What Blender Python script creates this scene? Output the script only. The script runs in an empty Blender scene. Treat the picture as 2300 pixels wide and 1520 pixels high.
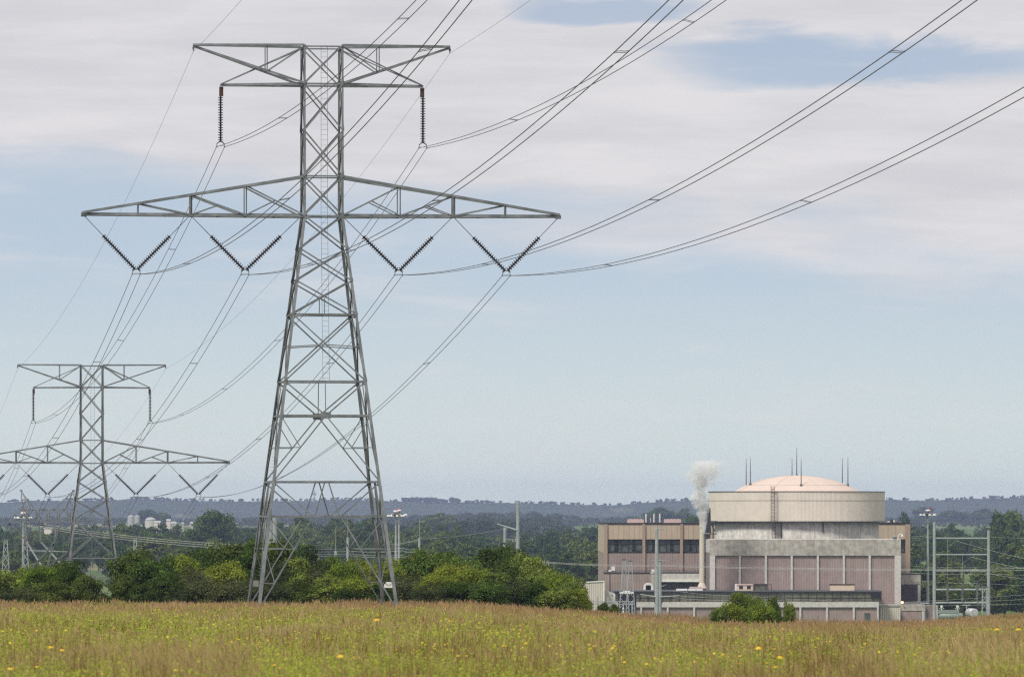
import bpy, math, random
import numpy as np
from mathutils import Vector, Matrix
R = math.radians
SC = bpy.context.scene
COL = SC.collection
random.seed(7)
# ---------------------------------------------------------------- camera, sky, sun, exposure
F = 15600.0          # focal length in pixels of the 2300 px wide photograph
HY = 1155.0          # row of the horizon
cam_d = bpy.data.cameras.new("camera"); cam = bpy.data.objects.new("camera", cam_d); COL.objects.link(cam)
cam.location = (0, 0, 0); cam.rotation_euler = (R(90), 0, 0)
cam_d.sensor_width = 36; cam_d.lens = F / 2300 * 36
cam_d.shift_y = (HY - 760) / 2300
cam_d.clip_start = 1; cam_d.clip_end = 40000
cam_d.dof.use_dof = True; cam_d.dof.focus_distance = 460; cam_d.dof.aperture_fstop = 9
SC.camera = cam
SC.view_settings.view_transform = 'Standard'; SC.view_settings.look = 'None'
SC.view_settings.exposure = 0.33; SC.view_settings.gamma = 1
SC.cycles.use_denoising = False
SC.cycles.volume_bounces = 3
SC.cycles.max_bounces = 6
SC.cycles.volume_step_rate = 1.0
SC.cycles.filter_width = 1.3

SUN = Vector((-0.50, -0.72, 1.0)).normalized()
sun_d = bpy.data.lights.new("sun", 'SUN'); sun = bpy.data.objects.new("sun", sun_d); COL.objects.link(sun)
sun.rotation_euler = SUN.to_track_quat('Z', 'Y').to_euler()
sun.location = (-50, -50, 100)
sun_d.energy = 2.2; sun_d.angle = R(12); sun_d.color = (1.0, 0.955, 0.88)

W = bpy.data.worlds.new("World"); SC.world = W; W.use_nodes = True
class NT:
    """small helper for node trees"""
    def __init__(s, tree): s.t = tree; tree.nodes.clear()
    def n(s, kind, props=None, **ins):
        nd = s.t.nodes.new(kind)
        for k, v in (props or {}).items(): setattr(nd, k, v)
        for k, v in ins.items():
            k = k.replace('_', ' ')
            sock = nd.inputs[int(k[1:])] if k[0] == 'i' and k[1:].isdigit() else nd.inputs[k]
            s.put(sock, v)
        return nd
    def put(s, sock, v):
        if isinstance(v, bpy.types.NodeSocket): s.t.links.new(v, sock)
        elif isinstance(v, bpy.types.Node): s.t.links.new(v.outputs[0], sock)
        else: sock.default_value = v
    def m(s, op, a, b=0.0, c=None, clamp=False):
        nd = s.t.nodes.new('ShaderNodeMath'); nd.operation = op; nd.use_clamp = clamp
        s.put(nd.inputs[0], a); s.put(nd.inputs[1], b)
        if c is not None: s.put(nd.inputs[2], c)
        return nd.outputs[0]
    def sm(s, v, a, b, lo=0.0, hi=1.0):
        nd = s.t.nodes.new('ShaderNodeMapRange'); nd.interpolation_type = 'SMOOTHSTEP'
        s.put(nd.inputs['Value'], v)
        for k, x in zip(('From Min', 'From Max', 'To Min', 'To Max'), (a, b, lo, hi)): s.put(nd.inputs[k], x)
        return nd.outputs[0]
    def mix(s, f, a, b, mode='MIX'):
        nd = s.t.nodes.new('ShaderNodeMix'); nd.data_type = 'RGBA'; nd.blend_type = mode
        s.put(nd.inputs[0], f); s.put(nd.inputs[6], a); s.put(nd.inputs[7], b)
        return nd.outputs[2]
w = NT(W.node_tree)
tc = w.n('ShaderNodeTexCoord')
sep = w.n('ShaderNodeSeparateXYZ', Vector=tc.outputs['Generated'])
X_, Y_, Z_ = sep.outputs[0], sep.outputs[1], sep.outputs[2]
yy = w.m('MAXIMUM', w.m('ABSOLUTE', Y_), 0.15)
az = w.m('DIVIDE', X_, yy); el = w.m('DIVIDE', Z_, yy)
skyvec = w.n('ShaderNodeCombineXYZ', X=X_, Y=Y_, Z=w.m('ADD', w.m('MULTIPLY', Z_, 1.6), 0.16))
sky = w.n('ShaderNodeTexSky', dict(sky_type='NISHITA', sun_disc=False, sun_elevation=math.asin(SUN.z),
          sun_rotation=math.atan2(SUN.x, SUN.y), altitude=300.0, air_density=1.0, dust_density=1.4, ozone_density=1.5), Vector=skyvec)
nv = w.n('ShaderNodeCombineXYZ', X=w.m('MULTIPLY', az, 13.0), Y=w.m('MULTIPLY', el, 60.0), Z=w.m('MULTIPLY', Y_, 2.0))
n1 = w.n('ShaderNodeTexNoise', Vector=nv, Scale=1.0, Detail=6.0, Roughness=0.5, Distortion=0.3)
n0 = w.n('ShaderNodeTexNoise', Vector=w.n('ShaderNodeCombineXYZ', X=w.m('ADD', w.m('MULTIPLY', az, 30.0), w.m('MULTIPLY', el, 60.0)), Y=w.m('MULTIPLY', el, 260.0), Z=Y_), Scale=1.0, Detail=8.0, Roughness=0.62)
n2 = w.n('ShaderNodeTexNoise', Vector=w.n('ShaderNodeVectorMath', dict(operation='ADD'), i0=nv, i1=(7.3, 2.1, 0.4)), Scale=2.4, Detail=7.0, Roughness=0.55, Distortion=0.4)
nz = w.m('SUBTRACT', n1.outputs[0], 0.5); nz2 = w.m('SUBTRACT', n2.outputs[0], 0.5)
# base of the cloud sheet slopes down to the right
edge = w.m('SUBTRACT', 0.0415, w.m('MULTIPLY', az, 0.11))
dd = w.m('ADD', w.m('SUBTRACT', el, edge), w.m('ADD', w.m('MULTIPLY', nz, 0.028), w.m('MULTIPLY', nz2, 0.009)))
sheet = w.sm(dd, -0.0045, 0.0075)
def ell(cx, cy, rx, ry):
    a = w.m('POWER', w.m('DIVIDE', w.m('SUBTRACT', w.m('ADD', az, w.m('MULTIPLY', nz, 0.03)), cx), rx), 2.0)
    b = w.m('POWER', w.m('DIVIDE', w.m('SUBTRACT', w.m('ADD', el, w.m('MULTIPLY', nz2, 0.012)), cy), ry), 2.0)
    return w.sm(w.m('ADD', a, b), 0.25, 1.35, 1.0, 0.0)
hole = w.m('MAXIMUM', ell(0.052, 0.0655, 0.030, 0.0042), w.m('MULTIPLY', ell(0.018, 0.0735, 0.016, 0.0022), 0.9))
hole = w.m('MAXIMUM', hole, w.m('MULTIPLY', ell(-0.066, 0.0475, 0.020, 0.0060), 0.45))
fac = w.m('MULTIPLY', sheet, w.m('SUBTRACT', 1.0, w.m('MULTIPLY', hole, 0.88)))
wisps = w.m('MULTIPLY', w.sm(w.m('ADD', w.m('MULTIPLY', n2.outputs[0], 0.5), w.m('MULTIPLY', n0.outputs[0], 0.5)), 0.46, 0.70), 0.45)
fac = w.m('MAXIMUM', fac, wisps)
clear = w.mix(0.78, sky, w.mix(w.sm(el, 0.045, 0.075), (4.6, 5.4, 6.1, 1), (3.6, 4.4, 5.5, 1)))           # thin high veil over the blue
horiz = w.sm(el, 0.0, 0.045, 0.85, 0.0)
clear = w.mix(horiz, clear, (6.2, 6.75, 6.15, 1))
cloudc = w.mix(w.sm(w.m('ADD', w.m('MULTIPLY', n2.outputs[0], 0.5), w.m('MULTIPLY', n0.outputs[0], 0.5)), 0.34, 0.66), (5.5, 5.42, 5.62, 1), (6.55, 6.33, 6.38, 1))
final = w.mix(w.m('MULTIPLY', fac, 0.93), clear, cloudc)
bg = w.n('ShaderNodeBackground', Color=final, Strength=0.097)
out = w.n('ShaderNodeOutputWorld', Surface=bg)

# ---------------------------------------------------------------- helpers
def X(px, Y): return (px - 1150.0) / F * Y
def Z(py, Y): return (HY - py) / F * Y
def P(px, py, Y): return Vector((X(px, Y), Y, Z(py, Y)))
VZ = -25.0           # level of the valley floor below the eye
HAZE = 0.000050

def tag(o, label=None, cat=None, group=None, kind=None):
    if label: o['label'] = label
    if cat: o['category'] = cat
    if group: o['group'] = group
    if kind: o['kind'] = kind
    return o
def empty(name, loc, label, cat, group=None, rz=0.0):
    o = bpy.data.objects.new(name, None); COL.objects.link(o)
    o.location = loc; o.rotation_euler = (0, 0, rz); o.empty_display_size = 0.5
    return tag(o, label, cat, group)
def copy_tree(o, parent=None):
    c = o.copy(); COL.objects.link(c)
    c.parent = parent
    for ch in list(o.children): copy_tree(ch, c)
    return c

class MB:
    def __init__(s): s.v = []; s.f = []; s.mi = []; s.m = 0
    def add(s, vs, fs):
        k = len(s.v); s.v.extend([tuple(v) for v in vs]); s.f.extend([tuple(i + k for i in f) for f in fs]); s.mi.extend([s.m] * len(fs))
    def box(s, x0, x1, y0, y1, z0, z1):
        vs = [(x, y, z) for z in (z0, z1) for y in (y0, y1) for x in (x0, x1)]
        s.add(vs, [(0, 2, 3, 1), (4, 5, 7, 6), (0, 1, 5, 4), (2, 6, 7, 3), (0, 4, 6, 2), (1, 3, 7, 5)]); return s
    def bar(s, p, q, a, b, side):
        """box section a x b from p to q, a measured along 'side'"""
        p = Vector(p); q = Vector(q); d = (q - p)
        if d.length < 1e-6: return s
        d.normalize(); u = Vector(side); u = u - d * u.dot(d)
        if u.length < 1e-4: u = d.orthogonal()
        u.normalize(); v = d.cross(u)
        vs = [c + u * i * a / 2 + v * j * b / 2 for c in (p, q) for (i, j) in ((-1, -1), (1, -1), (1, 1), (-1, 1))]
        s.add(vs, [(0, 3, 2, 1), (4, 5, 6, 7)] + [(i, (i + 1) % 4, (i + 1) % 4 + 4, i + 4) for i in range(4)]); return s
    def angle(s, p, q, wd, side, out=(0, 0, 1), t=None):
        """steel angle: one flange along side, the other along the cross direction"""
        t = t or max(0.012, wd * 0.12)
        p = Vector(p); q = Vector(q); d = (q - p)
        if d.length < 1e-6: return s
        d.normalize(); u = Vector(side); u = (u - d * u.dot(d))
        if u.length < 1e-4: u = d.orthogonal()
        u.normalize(); v = d.cross(u)
        if v.dot(Vector(out)) < 0: v = -v
        pr = [(0, 0), (wd, 0), (wd, t), (t, t), (t, wd), (0, wd)]
        vs = [c + u * (a - wd * .3) + v * (b - wd * .3) for c in (p, q) for a, b in pr]
        s.add(vs, [(5, 4, 3, 2, 1, 0), (6, 7, 8, 9, 10, 11)] + [(i, (i + 1) % 6, (i + 1) % 6 + 6, i + 6) for i in range(6)]); return s
    def lathe(s, p, q, prof, n=12, caps=True):
        """prof: list of (distance along p->q, radius)"""
        p = Vector(p); q = Vector(q); d = (q - p).normalized(); u = d.orthogonal().normalized(); v = d.cross(u)
        vs = []
        for t, r in prof:
            for k in range(n):
                a = 2 * math.pi * k / n
                vs.append(p + d * t + u * r * math.cos(a) + v * r * math.sin(a))
        fs = []
        for i in range(len(prof) - 1):
            for k in range(n):
                fs.append((i * n + k, i * n + (k + 1) % n, (i + 1) * n + (k + 1) % n, (i + 1) * n + k))
        if caps:
            fs.append(tuple(range(n - 1, -1, -1))); fs.append(tuple((len(prof) - 1) * n + k for k in range(n)))
        s.add(vs, fs); return s
    def tube(s, p, q, r, r2=None, n=8):
        L = (Vector(q) - Vector(p)).length
        return s.lathe(p, q, [(0, r), (L, r if r2 is None else r2)], n)
    def path(s, pts, r, n=5):
        pts = [Vector(p) for p in pts]; vs = []; fs = []
        for i, p in enumerate(pts):
            d = (pts[min(i + 1, len(pts) - 1)] - pts[max(i - 1, 0)]).normalized()
            u = d.cross(Vector((0, 0, 1)));
            if u.length < 1e-4: u = Vector((1, 0, 0))
            u.normalize(); v = d.cross(u)
            for k in range(n):
                a = 2 * math.pi * k / n; vs.append(p + u * r * math.cos(a) + v * r * math.sin(a))
        for i in range(len(pts) - 1):
            for k in range(n): fs.append((i * n + k, i * n + (k + 1) % n, (i + 1) * n + (k + 1) % n, (i + 1) * n + k))
        fs.append(tuple(range(n - 1, -1, -1))); fs.append(tuple((len(pts) - 1) * n + k for k in range(n)))
        s.add(vs, fs); return s
    def build(s, name, mats, parent=None, smooth=False, label=None):
        me = bpy.data.meshes.new(name); me.from_pydata(s.v, [], s.f)
        for m_ in (mats if isinstance(mats, (list, tuple)) else [mats]): me.materials.append(m_)
        if any(s.mi): me.polygons.foreach_set('material_index', s.mi)
        if smooth: me.polygons.foreach_set('use_smooth', [True] * len(me.polygons))
        me.update()
        o = bpy.data.objects.new(name, me); COL.objects.link(o); o.parent = parent
        if label: o['label'] = label
        return o

def np_mesh(name, verts, faces, mats, tint=None, parent=None, matidx=None):
    """verts (n,3), faces (m,k) with one k"""
    me = bpy.data.meshes.new(name)
    nf, k = faces.shape
    me.vertices.add(len(verts)); me.vertices.foreach_set('co', np.ascontiguousarray(verts, np.float32).ravel())
    me.loops.add(nf * k); me.loops.foreach_set('vertex_index', np.ascontiguousarray(faces, np.int32).ravel())
    me.polygons.add(nf); me.polygons.foreach_set('loop_start', np.arange(0, nf * k, k, dtype=np.int32))
    for m_ in (mats if isinstance(mats, (list, tuple)) else [mats]): me.materials.append(m_)
    if matidx is not None: me.polygons.foreach_set('material_index', matidx.astype(np.int32))
    if tint is not None:
        at = me.attributes.new('tint', 'FLOAT_COLOR', 'FACE')
        c = np.ones((nf, 4), np.float32); c[:, :3] = tint; at.data.foreach_set('color', c.ravel())
    me.update(calc_edges=True)
    o = bpy.data.objects.new(name, me); COL.objects.link(o); o.parent = parent
    return o

# ---------------------------------------------------------------- materials
def mat(name, base, rough=0.7, metal=0.0, vary=0.0, vscale=2.0, streak=0.0, rib=0.0, ribscale=6.0, bump=0.0, spec=0.3, dirt=None, axis='X', blot=0.0):
    m_ = bpy.data.materials.new(name); m_.use_nodes = True; t = NT(m_.node_tree)
    co = t.n('ShaderNodeTexCoord').outputs['Object']
    c = (*base, 1)
    if vary:
        nn = t.n('ShaderNodeTexNoise', Vector=co, Scale=vscale, Detail=8.0, Roughness=0.62)
        k = t.sm(nn.outputs[0], 0.25, 0.75, 1 - vary, 1 + vary)
        c = t.mix(1.0, c, t.n('ShaderNodeCombineColor', Red=k, Green=k, Blue=k), 'MULTIPLY')
    if streak:
        mp = t.n('ShaderNodeMapping', Vector=co, Scale=(1.2, 1.2, 0.07))
        nn = t.n('ShaderNodeTexNoise', Vector=mp, Scale=1.3, Detail=6.0, Roughness=0.7)
        k = t.sm(nn.outputs[0], 0.45, 0.72)
        c = t.mix(t.m('MULTIPLY', k, streak), c, (*(dirt or (base[0] * .45, base[1] * .42, base[2] * .38)), 1))
    if blot:
        nn = t.n('ShaderNodeTexNoise', Vector=t.n('ShaderNodeMapping', Vector=co, Scale=(.9, .9, .25)), Scale=.55, Detail=9.0, Roughness=.7)
        c = t.mix(t.sm(nn.outputs[0], .55, .72, 0, blot), c, (.55, .53, .50, 1))
        n5 = t.n('ShaderNodeTexNoise', Vector=co, Scale=.18, Detail=4.0); c = t.mix(t.sm(n5.outputs[0], .52, .62, 0, blot * .6), c, (base[0] * .6, base[1] * .6, base[2] * .6, 1))
    b = t.n('ShaderNodeBsdfPrincipled', Base_Color=c, Roughness=rough, Metallic=metal)
    b.inputs['Specular IOR Level'].default_value = spec
    hgt = None
    if rib:
        wv = t.n('ShaderNodeTexWave', dict(wave_type='BANDS', bands_direction=axis, wave_profile='SIN'), Vector=co, Scale=ribscale)
        hgt = t.m('MULTIPLY', wv.outputs[1], rib)
    if bump:
        nn = t.n('ShaderNodeTexNoise', Vector=co, Scale=4.0, Detail=6.0)
        h2 = t.m('MULTIPLY', nn.outputs[0], bump); hgt = h2 if hgt is None else t.m('ADD', hgt, h2)
    if hgt is not None:
        bp = t.n('ShaderNodeBump', Height=hgt, Strength=1.0, Distance=1.0); t.put(b.inputs['Normal'], bp)
    t.n('ShaderNodeOutputMaterial', Surface=b)
    return m_
def leafmat(name, base, tr=0.3, jitter=0.28, hue=0.022):
    m_ = bpy.data.materials.new(name); m_.use_nodes = True; t = NT(m_.node_tree)
    at = t.n('ShaderNodeAttribute', dict(attribute_name='tint'))
    oi = t.n('ShaderNodeObjectInfo')
    hs = t.n('ShaderNodeHueSaturation', Color=t.mix(1.0, (*base, 1), at.outputs[0], 'MULTIPLY'),
             Hue=t.sm(oi.outputs['Random'], 0, 1, 0.500 - hue, 0.500 + hue), Value=t.sm(oi.outputs['Random'], 0, 1, 1 + jitter, 1 - jitter))
    d = t.n('ShaderNodeBsdfDiffuse', Color=hs); tl = t.n('ShaderNodeBsdfTranslucent', Color=hs)
    mx = t.n('ShaderNodeMixShader', i0=tr, i1=d, i2=tl)
    t.n('ShaderNodeOutputMaterial', Surface=mx)
    return m_
M = dict(
    steel=mat('galvanised_steel', (.20, .218, .222), .6, .15, .35, 1.3, .3),
    steel_dark=mat('weathered_steel', (.12, .12, .12), .6, .2, .25, 2),
    steel_pale=mat('pale_galvanised_steel', (.34, .37, .37), .6, .1, .15, 0.8, .15),
    rust=mat('rusty_steel', (.075, .045, .03), .8, 0, .3, 4),
    cable=mat('aluminium_cable', (.14, .14, .145), .6, .2),
    porcelain=mat('brown_porcelain', (.035, .026, .026), .6, 0, spec=.3),
    signwhite=mat('sign_white', (.80, .80, .74), .5), signgrey=mat('sign_back', (.28, .27, .25), .6, .2),
    black=mat('black_paint', (.015, .015, .02), .6),
    redp=mat('red_lens', (.5, .03, .03), .4),
    white=mat('white_paint', (.72, .72, .70), .5, vary=.05),
    tarp=mat('white_sheet', (.80, .80, .80), .7),
    pale_cream=mat('pale_cream_pipe', (.62, .56, .46), .6, vary=.06, streak=.15),
    cream=mat('cream_panel', (.66, .53, .40), .7, vary=.05, streak=.1),
    concrete=mat('pale_concrete', (.53, .51, .465), .9, vary=.25, vscale=.8, streak=.75, bump=.02),
    concrete_grey=mat('grey_concrete', (.43, .40, .35), .9, blot=.45, vary=.32, vscale=.9, streak=.45, bump=.02),
    concrete_light=mat('light_concrete_frame', (.58, .555, .52), .9, vary=.15, vscale=1.5, streak=.25, bump=.01),
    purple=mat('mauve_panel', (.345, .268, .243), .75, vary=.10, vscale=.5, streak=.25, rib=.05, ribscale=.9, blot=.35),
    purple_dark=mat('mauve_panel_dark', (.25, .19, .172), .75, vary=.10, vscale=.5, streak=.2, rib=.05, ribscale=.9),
    beige=mat('beige_panel', (.50, .405, .305), .75, vary=.07, vscale=.4, streak=.18, dirt=(.16, .13, .1)),
    tan=mat('tan_pilaster', (.37, .28, .215), .75, vary=.08, streak=.2),
    drum=mat('cream_corrugated_siding', (.64, .58, .505), .6, vary=.06, vscale=.3, streak=.10),
    ribcream=mat('cream_ribbed_siding', (.60, .55, .47), .6, vary=.05, streak=.12, rib=.10, ribscale=.7),
    dome=mat('cream_dome_membrane', (.68, .555, .475), .75, vary=.05, vscale=.15, streak=.06),
    glass=mat('dark_green_glass', (.08, .10, .09), .3, 0, .5, .35, spec=.6),
    glass_brown=mat('dark_tinted_glass', (.13, .125, .088), .35, 0, .5, .6, spec=.5),
    frame=mat('dark_window_frame', (.03, .033, .036), .5),
    darksiding=mat('dark_grey_siding', (.10, .105, .11), .6, vary=.1, rib=.05, ribscale=1.2),
    darkpurple=mat('dark_louvre', (.075, .058, .068), .7, rib=.04, ribscale=1.6, axis='Z'),
    pink=mat('pinkish_roof_unit', (.62, .46, .42), .6, vary=.08),
    green=mat('pale_green_tank', (.24, .29, .25), .45, .1, .1),
    silver=mat('silver_tank', (.52, .53, .54), .4, .3, .08),
    bark=mat('bark', (.09, .07, .055), .9, vary=.3, vscale=3),
    leaf=leafmat('broad_leaves', (.118, .172, .036)), leaf_dark=leafmat('dark_leaves', (.070, .108, .024)),
    leaf_bright=leafmat('bright_leaves', (.205, .265, .038), .4, .12), leaf_grey=leafmat('greyish_leaves', (.085, .105, .042)),
    leaf_wood=leafmat('wood_leaves', (.082, .126, .028), .25, .30, .03), leaf_far=leafmat('far_wood_leaves', (.045, .065, .028), .2, .2, .02),
    grass=leafmat('grass_blades', (1, 1, 1), .35, 0, 0), petal=leafmat('yellow_petals', (.90, .64, .05), .3, 0.05, .01), petal2=mat('yellow_petal', (.92, .62, .04), .6), stemg=mat('green_stem', (.16, .20, .05), .8), conebr=mat('brown_cone', (.16, .08, .03), .9),
    straw=mat('flower_stem', (.12, .15, .04), .8), coneb=mat('flower_cone', (.10, .05, .02), .9),
    silo=mat('white_silo_metal', (.42, .42, .43), .4, vary=.08), barn=mat('pale_barn_wall', (.70, .62, .55), .7, vary=.1),
    lampglow=None)
g = bpy.data.materials.new('orange_lamp_glow'); g.use_nodes = True; t_ = NT(g.node_tree)
t_.n('ShaderNodeOutputMaterial', Surface=t_.n('ShaderNodeEmission', Color=(1, .55, .2, 1), Strength=6)); M['lampglow'] = g
# ---------------------------------------------------------------- terrain
YT = np.array([-400, 0, 84, 406, 440, 480, 530, 600, 706, 930, 4100, 6000, 8000, 12000, 14000.])
ZT = np.array([-1.6, -1.9, -2.55, -6.05, -6.35, -7.2, -9.6, -13.2, -17.9, -25., -25., -17.5, -12.5, -9.5, -9.5])
UX = np.array([-.2, (1050 - 1150) / F, (1300 - 1150) / F, (1600 - 1150) / F, (2050 - 1150) / F, (2300 - 1150) / F, .2])
UD = np.array([0, 0, .50, 1.08, 1.22, .82, .3])
def ground(x, y):
    x = np.asarray(x, float); y = np.asarray(y, float)
    z = np.interp(y, YT, ZT)
    u = x / np.maximum(y, 60)
    k = np.clip((y - 84) / 322, 0, 1) * np.clip((930 - y) / 500, 0, 1)
    bump = .10 * np.sin(x * .31 + 1) * np.sin(y * .053) + .07 * np.sin(x * .83 + y * .11)
    z = z + 13.5 * np.exp(-((y - 4750) / 520.) ** 2) * np.clip((u + .0615) * 260, 0, 1) * np.clip((-.042 - u) * 260, 0, 1)
    return z - np.interp(u, UX, UD) * k + bump * np.clip((700 - y) / 200, 0, 1) * np.clip(y / 60, 0, 1)
ys = np.concatenate([[-400, -150, -50, 0, 40], np.arange(60, 560, 5), np.arange(560, 1000, 20), [1000, 1100, 1300, 1600, 2000, 2600, 3300], np.arange(3800, 6100, 120), [7000, 8000, 9000, 12000, 13900]])
us = np.concatenate([[-.5, -.35, -.2, -.14], np.linspace(-.1, .1, 121), [.14, .2, .35, .5]])
UU, YY = np.meshgrid(us, ys); XX = UU * np.maximum(YY, 400); ZZ = ground(XX, YY)
def grid_faces(r, c):
    i = np.arange(r * c).reshape(r, c)
    return np.stack([i[:-1, :-1], i[:-1, 1:], i[1:, 1:], i[1:, :-1]], -1).reshape(-1, 4)
gm = bpy.data.materials.new('meadow_and_fields'); gm.use_nodes = True; t = NT(gm.node_tree)
co = t.n('ShaderNodeTexCoord').outputs['Object']; sp = t.n('ShaderNodeSeparateXYZ', Vector=co)
far = t.sm(sp.outputs[1], 900, 1300)
nn = t.n('ShaderNodeTexNoise', Vector=co, Scale=.25, Detail=8.0, Roughness=.6)
near_c = t.mix(t.sm(nn.outputs[0], .4, .6), (.13, .095, .045, 1), (.10, .115, .035, 1))
vo = t.n('ShaderNodeTexVoronoi', Vector=t.n('ShaderNodeMapping', Vector=co, Scale=(.0028, .0011, 0)), Scale=1.0)
nn2 = t.n('ShaderNodeTexNoise', Vector=co, Scale=.02, Detail=6.0)
sc_ = t.n('ShaderNodeSeparateColor', Color=vo.outputs['Color'])
fld = t.mix(t.sm(sc_.outputs[0], .35, .45), (.10, .16, .045, 1), t.mix(t.sm(sc_.outputs[1], .5, .6), (.16, .20, .07, 1), (.34, .27, .17, 1)))
fld = t.mix(t.sm(nn2.outputs[0], .35, .65, 0, .4), fld, (.09, .13, .045, 1))
b = t.n('ShaderNodeBsdfDiffuse', Color=t.mix(far, near_c, fld)); t.n('ShaderNodeOutputMaterial', Surface=b)
terrain = np_mesh('ground', np.stack([XX, YY, ZZ], -1).reshape(-1, 3), grid_faces(*XX.shape), gm)
tag(terrain, kind='structure')

# far bluffs beyond the river, covered in woods
HX = np.array([-1500, 0, 60, 200, 300, 500, 700, 750, 880, 950, 1100, 1180, 1300, 1380, 1500, 1560, 1800, 2000, 2100, 2180, 2300, 4000.])
HT = np.array([1128, 1124, 1119, 1119, 1115, 1121, 1119, 1116, 1120, 1122, 1124, 1124, 1128, 1129, 1120, 1118, 1117, 1117, 1119, 1115, 1112, 1118.])
YR = 12900.
rs = np.random.RandomState(3)
cx = np.concatenate([np.arange(-2600, -1080, 12.), np.arange(-1080, 1080, 2.4), np.arange(1080, 2600, 12.)])
cv = np.concatenate([np.linspace(0, 1, 70), np.linspace(1.01, 1.4, 12)])
GX, GV = np.meshgrid(cx, cv)
top = (HY - np.interp(GX / YR * F + 1150, HX, HT)) / F * YR - VZ - 10
spur = .10 * np.sin(GX * .0105 + 1.3) + .07 * np.sin(GX * .027 + .4) + .04 * np.sin(GX * .061)
prof = np.clip(GV + spur * np.sin(np.clip(GV, 0, 1) * math.pi), 0, 1) ** .8
HZ = VZ - .4 + top * prof
HYY = YR - 650 * (1 - GV)
def canopy(x, y, s, seed):
    """bumps of tree crowns: distance to jittered cell centres"""
    ix = np.floor(x / s).astype(np.int64); iy = np.floor(y / s).astype(np.int64); best = np.zeros_like(x)
    for a in (-1, 0, 1):
        for b_ in (-1, 0, 1):
            h = (((ix + a) * 73856093) ^ ((iy + b_) * 19349663) ^ seed) % 10007
            px = (ix + a + .2 + .6 * ((h * 37) % 101) / 101.) * s; py = (iy + b_ + .2 + .6 * ((h * 61) % 103) / 103.) * s
            r = s * (.55 + .3 * ((h * 17) % 97) / 97.); d2 = ((x - px) ** 2 + (y - py) ** 2) / r ** 2
            best = np.maximum(best, np.sqrt(np.clip(1 - d2, 0, 1)) * (.6 + .4 * ((h * 29) % 89) / 89.))
    return best
woods = np.clip((GV - .02) * 20, 0, 1)
HZ = HZ + woods * (5.0 * canopy(GX, HYY, 15., 5) + 2.5 * canopy(GX + 40, HYY, 7., 9) + rs.rand(*GX.shape) * 1.0)
hv = np.stack([GX, HYY, HZ], -1).reshape(-1, 3)
hm = bpy.data.materials.new('wooded_bluffs'); hm.use_nodes = True; t = NT(hm.node_tree)
co = t.n('ShaderNodeTexCoord').outputs['Object']
nn = t.n('ShaderNodeTexNoise', Vector=co, Scale=.03, Detail=8.0, Roughness=.7); n3 = t.n('ShaderNodeTexNoise', Vector=t.n('ShaderNodeMapping', Vector=co, Scale=(.5, .25, 1)), Scale=.008, Detail=3.0)
c = t.mix(t.sm(nn.outputs[0], .35, .65), (.034, .046, .030, 1), (.056, .072, .040, 1))
c = t.mix(t.sm(n3.outputs[0], .64, .68, 0, .6), c, (.17, .16, .09, 1))
t.n('ShaderNodeOutputMaterial', Surface=t.n('ShaderNodeBsdfDiffuse', Color=c))
hills = np_mesh('hills', hv, grid_faces(*GX.shape), hm); tag(hills, kind='structure')

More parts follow.
